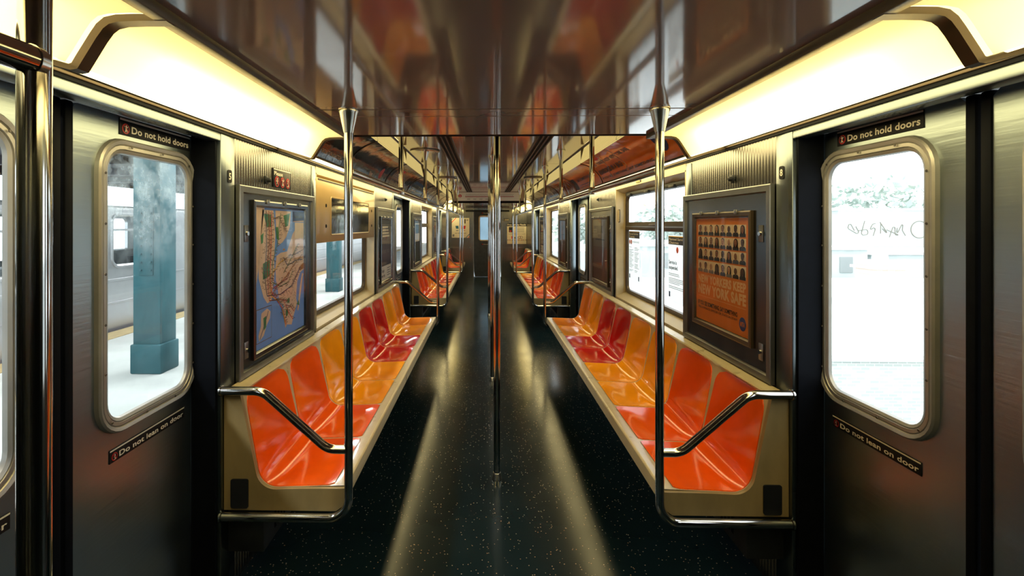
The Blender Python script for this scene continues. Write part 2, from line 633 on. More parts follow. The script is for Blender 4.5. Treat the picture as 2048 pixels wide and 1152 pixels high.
def outer_ring(loop, y0, y1, z0, z1):
    """for every point of a rounded loop the matching point on the surrounding rectangle"""
    cy = sum(p[0] for p in loop) / len(loop)
    cz = sum(p[1] for p in loop) / len(loop)
    n = len(loop) // 4
    out = []
    cs = [(y1, z1), (y0, z1), (y0, z0), (y1, z0)]
    for q in range(4):
        seg = loop[q * n:(q + 1) * n]
        for k, p in enumerate(seg):
            f = k / (n - 1)
            c = cs[q]
            # run into the corner from one side and out along the other
            if q in (0, 2):
                a, b = (c[0], p[1]), (p[0], c[1])
            else:
                a, b = (p[0], c[1]), (c[0], p[1])
            if f < 0.5:
                w = f * 2
                out.append((a[0] + (c[0] - a[0]) * w, a[1] + (c[1] - a[1]) * w))
            else:
                w = f * 2 - 1
                out.append((c[0] + (b[0] - c[0]) * w, c[1] + (b[1] - c[1]) * w))
    return out


def plate_hole(mb, loop, y0, y1, z0, z1, xa, xb, m):
    """plate between planes x=xa and x=xb with a rounded opening"""
    o = outer_ring(loop, y0, y1, z0, z1)
    mb.loft([[(xa, *p) for p in o], [(xa, *p) for p in loop], [(xb, *p) for p in loop], [(xb, *p) for p in o], [(xa, *p) for p in o]], m)


# ------------------------------------------------------------------ lettering and prints
_TXT = {}


def text_mesh(s, bold=0.0):
    key = (s, bold)
    if key not in _TXT:
        cu = bpy.data.curves.new('lettering', 'FONT')
        cu.body = s
        cu.size = 1.0
        cu.offset = bold
        cu.resolution_u = 3
        cu.space_character = 1.0 + bold * 1.5
        ob = bpy.data.objects.new('lettering', cu)
        COL.objects.link(ob)
        bpy.context.view_layer.update()
        ev = ob.evaluated_get(bpy.context.evaluated_depsgraph_get())
        me = ev.to_mesh()
        vs = [(v.co.x, v.co.y) for v in me.vertices]
        fs = [list(p.vertices) for p in me.polygons]
        ev.to_mesh_clear()
        bpy.data.objects.remove(ob)
        bpy.data.curves.remove(cu)
        if vs:
            x0 = min(v[0] for v in vs)
            vs = [(v[0] - x0, v[1]) for v in vs]
        _TXT[key] = (vs, fs, max([v[0] for v in vs] or [0]))
    return _TXT[key]


class Print:
    """lays flat ink shapes on a surface given by fn(u, v, lift)"""
    def __init__(self, fn):
        self.fn = fn
        self.mb = MB()
        self.lay = 1

    def poly(self, pts, m, lay=None):
        l = self.lay if lay is None else lay
        self.mb.face([self.fn(u, v, l) for u, v in pts], m)

    def rect(self, u0, u1, v0, v1, m, lay=None, nu=1):
        for i in range(nu):
            a = u0 + (u1 - u0) * i / nu
            b = u0 + (u1 - u0) * (i + 1) / nu
            self.poly([(a, v0), (b, v0), (b, v1), (a, v1)], m, lay)

    def rows(self, u0, u1, v0, v1, m, lay=None, nv=10):
        for i in range(nv):
            a = v0 + (v1 - v0) * i / nv
            b = v0 + (v1 - v0) * (i + 1) / nv
            self.poly([(u0, a), (u1, a), (u1, b), (u0, b)], m, lay)

    def disc(self, u, v, r, m, lay=None, n=18, ry=None):
        ry = ry or r
        self.poly([(u + r * math.cos(2 * PI * k / n), v + ry * math.sin(2 * PI * k / n)) for k in range(n)], m, lay)

    def ring(self, u, v, r, w, m, lay=None, n=24):
        for k in range(n):
            a, b = 2 * PI * k / n, 2 * PI * (k + 1) / n
            self.poly([(u + r * math.cos(a), v + r * math.sin(a)), (u + r * math.cos(b), v + r * math.sin(b)),
                       (u + (r - w) * math.cos(b), v + (r - w) * math.sin(b)), (u + (r - w) * math.cos(a), v + (r - w) * math.sin(a))], m, lay)

    def line(self, pts, w, m, lay=None):
        for (a, b), (c, d) in zip(pts, pts[1:]):
            L = math.hypot(c - a, d - b) or 1e-6
            nx, ny = -(d - b) / L * w / 2, (c - a) / L * w / 2
            self.poly([(a + nx, b + ny), (a - nx, b - ny), (c - nx, d - ny), (c + nx, d + ny)], m, lay)

    def text(self, s, u, v, size, m, bold=0.02, width=None, align='l', lay=None):
        vs, fs, w = text_mesh(s, bold)
        if not vs:
            return
        sx = size
        if width:
            sx = width / w
        du = {'l': 0, 'c': -w * sx / 2, 'r': -w * sx}[align]
        l = self.lay if lay is None else lay
        k = self.mb.mi(m)
        bv = [self.mb.bm.verts.new(self.fn(u + du + x * sx, v + y * size, l)) for x, y in vs]
        for f in fs:
            try:
                ff = self.mb.bm.faces.new([bv[i] for i in f])
                ff.material_index = k
            except ValueError:
                pass

    def build(self, name, parent):
        return self.mb.build(name, parent, recalc=False)


def wall_fn(s, X, y0, z0):
    """print surface on a side wall: u runs to the reader's right, v up, origin at (y0, z0)"""
    return lambda u, v, l: (s * X - s * 0.0006 * l, y0 - s * u, z0 + v)


def end_fn(Y, x0, z0):
    return lambda u, v, l: (x0 + u, Y - 0.0008 * l, z0 + v)


def no_icon(p, u, v, r, kind=0):
    """red prohibition ring with a white figure"""
    p.disc(u, v, r, 'red_ink', 1)
    p.disc(u, v, r * 0.8, 'sign_black', 2)
    h = r
    p.disc(u, v + h * 0.5, r * 0.16, 'white_ink', 3)
    if kind == 0:
        p.poly([(u - .30 * h, v + .34 * h), (u + .30 * h, v + .34 * h), (u + .16 * h, v - .1 * h), (u + .34 * h, v - .66 * h), (u + .12 * h, v - .66 * h),
                (u, v - .25 * h), (u - .12 * h, v - .66 * h), (u - .34 * h, v - .66 * h), (u - .16 * h, v - .1 * h)], 'white_ink', 3)
        p.line([(u - .55 * h, v + .45 * h), (u - .2 * h, v + .25 * h)], .12 * h, 'white_ink', 3)
        p.line([(u + .55 * h, v + .45 * h), (u + .2 * h, v + .25 * h)], .12 * h, 'white_ink', 3)
    elif kind == 1:
        p.poly([(u - .12 * h, v + .3 * h), (u + .18 * h, v + .3 * h), (u + .2 * h, v - .6 * h), (u - .02 * h, v - .6 * h)], 'white_ink', 3)
        p.line([(u - .1 * h, v + .25 * h), (u - .4 * h, v - .1 * h)], .1 * h, 'white_ink', 3)
        p.line([(u - .45 * h, v - .6 * h), (u + .4 * h, v - .6 * h)], .12 * h, 'white_ink', 3)
    else:
        p.line([(u - .5 * h, v + .1 * h), (u + .3 * h, v + .1 * h)], .2 * h, 'white_ink', 3)
        p.line([(u + .1 * h, v + .3 * h), (u - .2 * h, v - .5 * h)], .18 * h, 'white_ink', 3)
    p.line([(u - .6 * h, v + .6 * h), (u + .6 * h, v - .6 * h)], .16 * h, 'red_ink', 4)


# ------------------------------------------------------------------ main dimensions (metres; the car runs along +Y)
WX = 1.08         # inner wall face
DX = 1.19         # door leaf face
GX = 1.165        # side window glass
OX = 1.28         # outer skin
YB, YE = -1.5, 13.8
LO, HI = 1.882, 2.09
BK1, BK2 = 2.43, 9.86
POLE = 0.585
PITCH = 0.44
BENCH = [(1.922, 8), (6.872, 8), (11.70, 4)]
SIDE = {
    -1: dict(panel1=(1.995, 2.965), rec1=(2.965, 4.54), panel2=(4.54, 5.475), pil=(6.74, 6.82), panel3=(6.82, 7.93), rec2=(7.93, 9.5), panel4=(9.5, 10.40)),
    1: dict(panel1=(1.995, 2.880), rec1=(2.880, 4.41), panel2=(4.41, 5.465), pil=(6.72, 6.80), panel3=(6.80, 7.83), rec2=(7.83, 9.36), panel4=(9.36, 10.40)),
}
DOORS = [(0.70, 1.888, 1.30), (5.475, 6.74, 6.11), (10.42, 11.62, 11.02)]
SN = {-1: 'left', 1: 'right'}

# ------------------------------------------------------------------ floor, ceiling, end wall
b = MB()
b.box(-OX, OX, YB, YE + 0.1, -0.06, 0.0, 'floor')
struct(b.build('floor'))

b = MB()
for y0, y1 in ((YB, 1.866), (1.880, 1.990), (1.998, BK1 - 0.008)):
    b.box(-0.704, 0.704, y0, y1, LO, LO + 0.02, 'ceil')
b.box(-0.704, 0.704, YB, BK1 - 0.002, LO + 0.02, HI + 0.12, 'ceil_dark')
b.box(-0.706, 0.706, BK1 - 0.010, BK1, LO - 0.004, HI + 0.12, 'ceil_dark')
struct(b.build('ceiling'))
b = MB()
ys = [BK1, 5.29, 7.95, BK2]
for i in range(3):
    b.box(-0.74, 0.74, ys[i] + 0.004, ys[i + 1] - 0.004, HI, HI + 0.02, 'ceil')
b.box(-0.74, 0.74, BK1, BK2, HI + 0.02, HI + 0.12, 'ceil_dark')
struct(b.build('ceiling'))
b = MB()
b.box(-0.704, 0.704, BK2 + 0.02, YE, LO, LO + 0.02, 'ceil')
b.box(-0.704, 0.704, BK2 + 0.02, YE, LO + 0.02, HI + 0.12, 'ceil_dark')
b.box(-0.704, 0.704, BK2, BK2 + 0.02, LO + 0.03, HI + 0.12, 'ceil')
b.box(-0.704, 0.704, BK2 - 0.004, BK2 + 0.02, LO - 0.01, LO + 0.03, 'ceil_dark')
struct(b.build('ceiling'))
b = MB()
b.box(-OX, OX, YB, YE + 0.1, HI + 0.12, HI + 0.22, 'roof')
struct(b.build('ceiling'), 'roof shell over the car')

for s in (-1, 1):
    b = MB()
    for y0, y1 in ((YB, BK1), (BK2, YE)):
        b.box(s * 0.708, s * 0.738, y0, y1, 1.862, 1.892, 'bronze', 0.003)
    b.box(s * 0.742, s * 0.77, BK1, BK2, HI - 0.012, HI + 0.02, 'bronze')
    struct(b.build('trim_%d' % (1 if s < 0 else 2)))

# grooved air slots in the high ceiling
for s in (-1, 1):
    o = thing('air_slot', (s * 0.375, BK1, HI), 'long grooved ceiling air slot on the %s of the centre poles' % ('side with the subway map' if s < 0 else 'side with the orange poster'),
              'air vent', 'ceiling air slots')
    b = MB()
    for x in (0.318, 0.352, 0.386, 0.420):
        b.box(s * (x - 0.006), s * (x + 0.006), BK1 + 0.01, BK2 - 0.01, HI - 0.010, HI - 0.0005, 'bronze', 0.002)
    b.build('slat', o)
    b = MB()
    b.box(s * 0.326, s * 0.412, BK1 + 0.01, BK2 - 0.01, HI - 0.003, HI - 0.0005, 'ceil_dark')
    b.build('groove', o)

# end wall with its door
DWX = 0.385
b = MB()
for x0, x1 in ((-OX, -DWX), (DWX, OX)):
    b.box(x0, x1, YE, YE + 0.1, 0, HI + 0.12, 'fluted')
b.box(-DWX, DWX, YE, YE + 0.1, 1.86, HI + 0.12, 'steel')
b.box(-0.60, 0.60, YE - 0.02, YE, 1.80, 1.85, 'dark')
b.box(-1.08, -DWX - 0.02, YE - 0.012, YE, 0.80, 0.83, 'steel')
b.box(DWX + 0.02, 1.08, YE - 0.012, YE, 0.80, 0.83, 'steel')
for x in (-DWX, DWX):
    b.box(x - 0.012, x + 0.012, YE - 0.015, YE, 0.0, 1.86, 'frame_steel')
struct(b.build('wall_end'))


def xz(loop):
    return [(p[0], p[1]) for p in loop]


def end_door():
    b = MB()
    lp = rr(0.01, 1.347, 0.46, 0.66, 0.055)
    o = outer_ring(lp, -DWX + 0.014, DWX - 0.014, 0.01, 1.855)
    b.loft([[(p[0], YE + 0.015, p[1]) for p in o], [(p[0], YE + 0.015, p[1]) for p in lp],
            [(p[0], YE + 0.05, p[1]) for p in lp], [(p[0], YE + 0.05, p[1]) for p in o], [(p[0], YE + 0.015, p[1]) for p in o]], 'heater')
    d = struct(b.build('door_9'))
    b = MB()
    def L(dw, y):
        return [(p[0], y, p[1]) for p in rr(0.01, 1.347, 0.46 + dw, 0.66 + dw, 0.055 + dw / 2)]
    b.loft([L(0.05, YE + 0.014), L(0.045, YE + 0.004), L(0.01, YE + 0.002), L(-0.01, YE + 0.006), L(-0.02, YE + 0.03)], 'cream')
    b.build('window_frame', d)
    b = MB()
    b.face(L(-0.005, YE + 0.035), 'glass')
    b.build('window_glass', d)
    b = MB()
    b.tube(arc_path([(0.30, YE + 0.012, 1.0), (0.30, YE - 0.03, 1.0), (0.30, YE - 0.03, 0.86), (0.30, YE + 0.012, 0.86)], 0.015, 4), 0.008, 'chrome', 8)
    b.build('door_handle', d)
    # cab of the next car glimpsed through the glass
    b = MB()
    b.box(-1.2, 1.2, YE + 1.3, YE + 1.36, -0.4, 2.4, 'steel')
    b.box(-0.25, 0.25, YE + 1.285, YE + 1.30, 0.9, 1.72, 'frame_steel', 0.003)
    b.box(-0.21, 0.21, YE + 1.280, YE + 1.286, 0.98, 1.66, 'cabglass')
    tag(b.build('train_car'), 'steel end of the next car seen through the end door window', 'train car')


end_door()

b = MB()
b.box(-OX, OX, YB - 0.08, YB, 0, HI + 0.12, 'steel')
struct(b.build('wall_back'))


# ------------------------------------------------------------------ side walls
def side_wall(s):
    S = SIDE[s]
    b = MB()
    # solid steel panels between doors and windows
    for k in ('panel1', 'panel2', 'panel3', 'panel4'):
        y0, y1 = S[k]
        b.box(s * WX, s * 1.184, y0, y1, 0, 1.80, 'fluted')
    b.box(s * WX, s * 1.184, 11.70, YE, 0, 1.80, 'fluted')
    b.box(s * WX, s * OX, YB, 0.60, 0, 1.80, 'steel')
    # below and above the window recesses
    for k in ('rec1', 'rec2'):
        y0, y1 = S[k]
        b.box(s * WX, s * 1.20, y0, y1, 0, 0.80, 'steel')
        b.box(s * (WX + 0.02), s * OX, y0, y1, 1.76, 1.80, 'steel')
    # header above everything, behind the lamps
    b.box(s * (WX + 0.004), s * OX, YB, YE, 1.812, HI + 0.12, 'roof')
    struct(b.build('wall_' + SN[s]))
    # door pillars and headers
    b = MB()
    for y0, y1 in ((0.60, 0.70), (1.888, 1.993), (5.468, 5.50), (6.72 if s > 0 else 6.735, S['pil'][1] - 0.002), (10.402, 10.44), (11.60, 11.698)):
        b.box(s * (WX - 0.004), s * (WX + 0.07), y0, y1, 0, 1.80, 'steel_pillar', 0.004)
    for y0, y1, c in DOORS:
        b.box(s * (WX + 0.012), s * (WX + 0.105), y1 - 0.012, y1 + 0.001, 0.01, 1.79, 'black')  # black seal strips, also painting in the shade of the door pockets
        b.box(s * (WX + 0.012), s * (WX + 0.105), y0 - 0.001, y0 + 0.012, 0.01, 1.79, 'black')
        b.box(s * (WX - 0.004), s * (WX + 0.05), y0 + 0.002, y1 - 0.002, 1.768, 1.806, 'steel_pillar', 0.004)
        b.box(s * (WX + 0.05), s * OX, y0, y1, 1.79, 1.806, 'dark')
        b.box(s * (WX + 0.09), s * OX, y0, y1, 0.0, 0.008, 'dark')
        if c < 2:
            b.box(s * 1.225, s * 1.26, y0 - 0.12, c - 0.66, 0, 1.80, 'black')
            b.box(s * 1.225, s * 1.26, c + 0.665, y1 + 0.12, 0, 1.80, 'black')
    for y0, y1 in ((YB, YE),):
        b.box(s * (WX - 0.016), s * (WX + 0.004), y0, y1, 1.808, 1.828, 'bronze', 0.003)
        b.box(s * (WX - 0.022), s * (WX + 0.004), y0, y1, 1.8165, 1.8195, 'black')
        b.box(s * (WX - 0.010), s * (WX + 0.004), y0, y1, 1.799, 1.808, 'black')
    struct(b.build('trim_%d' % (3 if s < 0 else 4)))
    # steel corner strips beside the recess and the flat plates over the display cases
    b = MB()
    for k, ka in (('panel1', 1), ('panel2', 0), ('panel3', 1), ('panel4', 0)):
        y0, y1 = S[k]
        yy = (y1 - 0.075, y1 - 0.002) if ka else (y0 + 0.002, y0 + 0.02)
        b.box(s * (WX - 0.003), s * (WX + 0.01), yy[0], yy[1], 0.80, 1.79, 'steel_pillar', 0.001)
    struct(b.build('trim_%d' % (5 if s < 0 else 6)))


for s in (-1, 1):
    side_wall(s)


def window(s, key, idx, split=True, tag_box=True):
    y0, y1 = SIDE[s][key]
    # cream recess lining
    b = MB()
    x0, x1 = WX - 0.002, GX + 0.004
    b.prism([(s * x0, 0.800), (s * x0, 0.826), (s * x1, 0.866), (s * x1, 0.80)], 'y', y0, y1, 'cream')
    b.box(s * x0, s * x1, y0, y0 + 0.012, 0.82, 1.76, 'cream')
    b.box(s * x0, s * x1, y1 - 0.012, y1, 0.82, 1.76, 'cream')
    b.prism([(s * x0, 1.752), (s * x0, 1.800), (s * x1, 1.800), (s * x1, 1.715), (s * (x1 - 0.03), 1.722)], 'y', y0, y1, 'cream')
    plate_hole(b, rr((y0 + y1) / 2, 1.29, y1 - y0 - 0.06, 0.84, 0.075), y0, y1, 0.80, 1.80, s * (x1 - 0.004), s * (x1 + 0.012), 'cream')
    struct(b.build('trim_%d' % (10 + idx)), 'cream window surround')
    cy = (y0 + y1) / 2
    w, h = y1 - y0 - 0.05, 0.85
    b = MB()
    def L(d, x, cz=1.29, hh=h, ww=w, r=0.07):
        return [(s * x, *p) for p in rr(cy, cz, ww + d, hh + d, max(0.01, r + d / 2))]
    b.loft([L(0.0, x1), L(0.0, x1 - 0.014), L(-0.03, x1 - 0.016), L(-0.05, x1 - 0.008), L(-0.06, x1 + 0.01)], 'bronze')
    if split:
        b.box(s * (x1 - 0.014), s * (x1 + 0.012), cy - w / 2 + 0.02, cy + w / 2 - 0.02, 1.402, 1.470, 'bronze', 0.004)
        b.box(s * (x1 - 0.018), s * (x1 - 0.01), cy - w / 2 + 0.04, cy + w / 2 - 0.04, 1.428, 1.438, 'frame_steel')
        b.box(s * (x1 - 0.022), s * (x1 - 0.01), cy - 0.1, cy + 0.1, 1.440, 1.455, 'frame_steel', 0.003)
    f = struct(b.build('window_%d' % idx))
    b = MB()
    b.face(L(-0.045, x1 + 0.006), 'glass')
    b.build('pane', f)
    if split:
        b = MB()
        b.box(s * (x1 - 0.03), s * (x1 - 0.008), cy - w / 2 + 0.06, cy + w / 2 - 0.06, 1.690, 1.722, 'dark', 0.006)
        for dy in (-0.45, 0.05, 0.5):
            b.box(s * (x1 - 0.045), s * (x1 - 0.02), cy + dy, cy + dy + 0.09, 1.684, 1.706, 'dark', 0.005)
        b.build('vent_latch', f)


window(-1, 'rec1', 1, split=False)
window(1, 'rec1', 2)
window(-1, 'rec2', 3)
window(1, 'rec2', 4, split=False)


# ------------------------------------------------------------------ doors
def screw_mesh(s):
    b = MB()
    b.loft([[(-s * 0.0001, 0.0042 * math.cos(a), 0.0042 * math.sin(a)) for a in [2 * PI * k / 8 for k in range(8)]],
            [(-s * 0.0018, 0.0034 * math.cos(a), 0.0034 * math.sin(a)) for a in [2 * PI * k / 8 for k in range(8)]]], 'screw', True, False, True)
    o = b.build('screw')
    me = o.data
    bpy.data.objects.remove(o)
    return me


SCREW = {s: screw_mesh(s) for s in (-1, 1)}


def door_leaf(s, ya, yb, idx, glass='glass', screws=True):
    """one sliding leaf from ya to yb"""
    far = idx % 2
    cy = (ya + yb) / 2
    cz, w, h, r = 1.264, 0.485, 0.90, 0.105
    lp = rr(cy, cz, w - 0.02, h - 0.02, r - 0.01)
    b = MB()
    plate_hole(b, lp, ya, yb, 0.012, 1.785, s * DX, s * (DX + 0.012), 'door_steel')
    d = struct(b.build('door_%d' % idx))
    def L(dd, x):
        return [(s * x, *p) for p in rr(cy, cz, w + dd, h + dd, r + dd / 2)]
    b = MB()
    b.loft([L(0.0, DX), L(-0.004, DX - 0.012), L(-0.014, DX - 0.017), L(-0.034, DX - 0.014), L(-0.040, DX - 0.009), L(-0.044, DX - 0.012),
            L(-0.064, DX - 0.012), L(-0.068, DX - 0.007), L(-0.072, DX - 0.010), L(-0.090, DX - 0.006), L(-0.096, DX + 0.004)], 'window_ring')
    fr = b.build('window_frame', d, sharp=28)
    b = MB()
    for dd, x in ((-0.042, DX - 0.0095), (-0.070, DX - 0.0078)):
        b.loft([L(dd + 0.003, x), L(dd - 0.003, x)], 'black')
    b.build('gasket', fr)
    b = MB()
    b.face(L(-0.090, DX + 0.001), glass)
    b.build('pane', d)
    if screws:
        ring = rr(cy, cz, w - 0.048, h - 0.048, r - 0.024, n=9)
        per = []
        for a, c in zip(ring, ring[1:] + ring[:1]):
            n = max(1, int(math.hypot(c[0] - a[0], c[1] - a[1]) / 0.004))
            per += [(a[0] + (c[0] - a[0]) * k / n, a[1] + (c[1] - a[1]) * k / n) for k in range(n)]
        n = 16
        for k in range(n):
            p = per[int(len(per) * (k + 0.4) / n)]
            so = bpy.data.objects.new('screw', SCREW[s])
            COL.objects.link(so)
            so.parent = fr
            so.location = (s * (DX - 0.0160), p[0], p[1])
    # rubber edge where the two leaves meet
    b = MB()
    ye = ya if abs(ya - DOORC) < abs(yb - DOORC) else yb
    sg = -1 if ye == ya else 1
    b.box(s * (DX - 0.006), s * (DX + 0.04), ye, ye + sg * 0.028, 0.012, 1.785, 'black', 0.006)
    b.build('rubber_edge', d)
    return d


di = 1
for (y0, y1, c) in DOORS:
    DOORC = c
    for s in (-1, 1):
        near = c < 2
        door_leaf(s, c + 0.034, c + 0.672, di + (0 if s < 0 else 2), 'glass_haze' if (near and s < 0) else 'glass', near)
        door_leaf(s, c - 0.672, c - 0.034, di + (1 if s < 0 else 3), 'glass', near)
    di += 4
    if di == 9:
        di = 10


def strip_sign(s, X, y_left, z0, w, h, text, icon, label, bar=True, top=False):
    """black strip sign with white bar; y_left is where the reader's left end is"""
    b = MB()
    b.box(s * X, s * (X - 0.0025), y_left, y_left - s * w, z0, z0 + h, 'sign_black', 0.0008)
    o = tag(b.build('door_sign'), label, 'sign', 'door warning signs')
    fn0 = wall_fn(s, X - 0.0025, y_left, z0)
    p = Print(fn0)
    if bar:
        p.rect(0.001, w - 0.001, h * 0.86, h * 0.97, 'white_ink')
    hh = h * (0.8 if bar else 1)
    p.text(text, hh * 1.22, hh * 0.26, hh * 0.72, 'white_ink', 0.022, width=w - hh * 1.22 - hh * 0.25)
    p.build('lettering', o)
    p = Print(fn0)
    no_icon(p, hh * 0.62, hh * 0.5, hh * 0.38, icon)
    p.build('pictogram', o)
    return o


strip_sign(-1, DX, 1.508, 1.727, 0.364, 0.053, 'Do not hold doors', 0, 'black Do not hold doors sign above the hazy platform-side door window')
strip_sign(1, DX, 1.811, 1.727, 0.352, 0.053, 'Do not hold doors', 0, 'black Do not hold doors sign above the bright daylight door window')
strip_sign(-1, DX, 1.467, 0.733, 0.370, 0.040, 'Do not lean on door', 1, 'black Do not lean on door strip below the hazy platform-side door window')
strip_sign(1, DX, 1.834, 0.724, 0.367, 0.040, 'Do not lean on door', 1, 'black Do not lean on door strip below the bright daylight door window')
strip_sign(-1, DX, 0.785, 0.733, 0.370, 0.040, 'Do not lean on door', 1, 'cut off Do not lean on door strip at the picture edge behind the thick pole')
for s in (-1, 1):
    strip_sign(s, DX, 6.30 if s < 0 else 6.63, 0.733, 0.34, 0.040, 'Do not lean on door', 1,
               'small far Do not lean on door strip on the second %s doors' % ('platform-side' if s < 0 else 'daylight-side'))


def number_plate(s, y, z, ch, label):
    b = MB()
    w, h = 0.032, 0.05
    x = WX - 0.004
    pl = rr(y, z, w, h, 0.008, 3)
    b.loft([[(s * x, *p) for p in pl], [(s * (x - 0.002), *p) for p in pl]], 'sign_black', True, True, True)
    o = tag(b.build('number_plate'), label, 'number plate', 'door number plates')
    p = Print(wall_fn(s, x - 0.002, y, z))
    p.text(ch, 0, -0.0125, 0.036, 'white_ink', 0.02, align='c')
    p.build('numeral', o)


number_plate(-1, 1.951, 1.640, '5', 'small black plate with white 5 on the pillar beside the map case')
number_plate(1, 1.953, 1.650, '8', 'small black plate with white 8 on the pillar beside the portrait poster')


# ------------------------------------------------------------------ benches
def smooth(a, b, x):
    t = max(0.0, min(1.0, (x - a) / (b - a)))
    return t * t * (3 - 2 * t)


def bench_profile():
    # (x from car centre, z): front lip, pan, fillet, back
    pts = []
    F, C, T = Vector((0.615, 0.441)), Vector((0.936, 0.430)), Vector((1.010, 0.790))
    r = 0.075
    d1, d2 = (F - C).normalized(), (T - C).normalized()
    ang = d1.angle(d2)
    t = r / math.tan(ang / 2)
    cen = C + (d1 + d2).normalized() * (r / math.sin(ang / 2))
    a, e = C + d1 * t, C + d2 * t
    n1, n2, n3 = 13, 10, 17
    for k in range(n1):
        pts.append(F + (a - F) * (k / n1))
    s0, e0 = a - cen, e - cen
    tot = s0.angle(e0)
    for k in range(n2):
        f = k / n2
        pts.append(cen + (s0 * math.sin((1 - f) * tot) + e0 * math.sin(f * tot)) / math.sin(tot))
    for k in range(n3 + 1):
        pts.append(e + (T - e) * (k / n3))
    L = [0.0]
    for p, q in zip(pts, pts[1:]):
        L.append(L[-1] + (q - p).length)
    nr = []
    for i in range(len(pts)):
        d = (pts[min(i + 1, len(pts) - 1)] - pts[max(i - 1, 0)]).normalized()
        nr.append(Vector((-d.y, d.x)))      # towards the sitter
    return pts, nr, [l / L[-1] for l in L], L[-1]


BP, BN, BV, BL = bench_profile()


def dish(u, v):
    side = max(0.0, 1 - abs(2 * u - 1) ** 2.4)
    d = 0.020 * smooth(0.02, 0.22, v) * (1 - 0.35 * smooth(0.65, 1.0, v))
    d += 0.006 * math.exp(-((v - 0.46) / 0.10) ** 2)
    return d * side


def seat_pt(s, i, u, y0, off):
    v = BV[i]
    p = BP[i] - BN[i] * dish(u, v) + BN[i] * off
    return (s * p.x, y0 + u * PITCH, p.y)


def inset(v):
    m = 0.018 + 0.030 * smooth(0.45, 1.0, v)
    dm = (v - BV[2]) * BL + 0.002
    r = 0.022
    if dm < r:
        m += (r - math.sqrt(max(0, r * r - (r - dm) ** 2))) / PITCH
    dt = (1 - v) * BL
    r = 0.070
    if dt < r:
        m += (r - math.sqrt(max(0, r * r - (r - dt) ** 2))) / PITCH * 0.95
    return min(m, 0.44)


def seat_mesh(s):
    b = MB()
    loops = []
    N = len(BP)
    nu = 16
    for i in range(2, N):
        m = inset(BV[i])
        us = [m + (1 - 2 * m) * k / nu for k in range(nu + 1)]
        row = [seat_pt(s, i, us[0] - 0.004, 0, -0.003)]
        row += [seat_pt(s, i, u, 0, 0.0032 if i < N - 1 else 0.0015) for u in us]
        row += [seat_pt(s, i, us[-1] + 0.004, 0, -0.003)]
        loops.append(row)
    b.loft(loops, 'seat_o', close=False)
    o = b.build('seat', sharp=60)
    me = o.data
    bpy.data.objects.remove(o)
    return me


SEAT = {s: seat_mesh(s) for s in (-1, 1)}


def bench(s, y0, n, cols, label, boxes=True):
    o = thing('seat_bench', (s * 0.85, y0, 0.345), label, 'bench', 'bucket seat benches along the walls')
    off = ORG[o]
    b = MB()
    loops = []
    N = len(BP)
    us = [k / 12 for k in range(13)]
    for i in range(N):
        row = []
        for q in range(n):
            row += [seat_pt(s, i, u, y0 + q * PITCH, 0.0) for u in us[(1 if q else 0):]]
        loops.append(row)
    ye = y0 + n * PITCH
    # front lip and underside first, top strip and back last
    ysr = [p[1] for p in loops[0]]
    front = [(0.70, 0.385), (0.604, 0.385), (0.600, 0.389), (0.600, 0.430), (0.603, 0.438), (0.609, 0.441)]
    top = [(1.013, 0.800), (1.018, 0.806), (1.068, 0.812), (1.072, 0.80)]
    loops = [[(s * x, y, z) for y in ysr] for x, z in front] + loops + [[(s * x, y, z) for y in ysr] for x, z in top]
    b.loft(loops, 'shell', close=False)
    b.build('shell', o, sharp=40)
    for k in range(n):
        so = bpy.data.objects.new('seat', SEAT[s])
        COL.objects.link(so)
        so.parent = o
        so.location = (-off.x, k * PITCH, -off.z)
        so.material_slots[0].link = 'OBJECT'
        so.material_slots[0].material = M['seat_' + cols[k]]
        ORG[so] = off
    prof = [(1.074, 0.350), (0.640, 0.350), (0.606, 0.375), (0.602, 0.400), (0.602, 0.438), (0.62, 0.4365)]
    prof += [(p.x, p.y - 0.001) for p in BP[8:]] + [(1.014, 0.798), (1.074, 0.808)]
    for e, (ya, yb) in enumerate(((y0 - 0.016, y0 + 0.004), (ye - 0.004, ye + 0.014))):
        b = MB()
        b.prism([(s * x, z) for x, z in prof], 'y', ya, yb, 'endpanel')
        ep = b.build('end_panel', o)
        if e == 0 and boxes:
            b = MB()
            pl = rr(1.012, 0.415, 0.068, 0.112, 0.008, 3)
            b.loft([[(s * p[0], ya - 0.0005, p[1]) for p in pl], [(s * p[0], ya - 0.006, p[1]) for p in pl]], 'dark', True, True, True)
            b.build('bracket_cover', o)
    b = MB()
    b.box(s * 0.66, s * 1.074, y0 + 0.02, ye - 0.02, 0.352, 0.384, 'heater')
    b.build('support_beam', o)
    return o


bench(-1, *BENCH[0], 'ooyyrrya', 'nearest bench of glossy bucket seats under the subway map')
bench(1, *BENCH[0], 'ooyyrrya', 'nearest bench of glossy bucket seats under the portrait poster')
bench(-1, *BENCH[1], 'ddaarroy', 'middle bench of orange and red seats on the platform side')
bench(1, *BENCH[1], 'ddaaoray', 'middle bench of orange and red seats on the daylight side')
bench(-1, *BENCH[2], 'daar', 'far short bench against the end wall under the 1 poster')
bench(1, *BENCH[2], 'daoo', 'far short bench against the end wall under the Free Subway Reads poster')

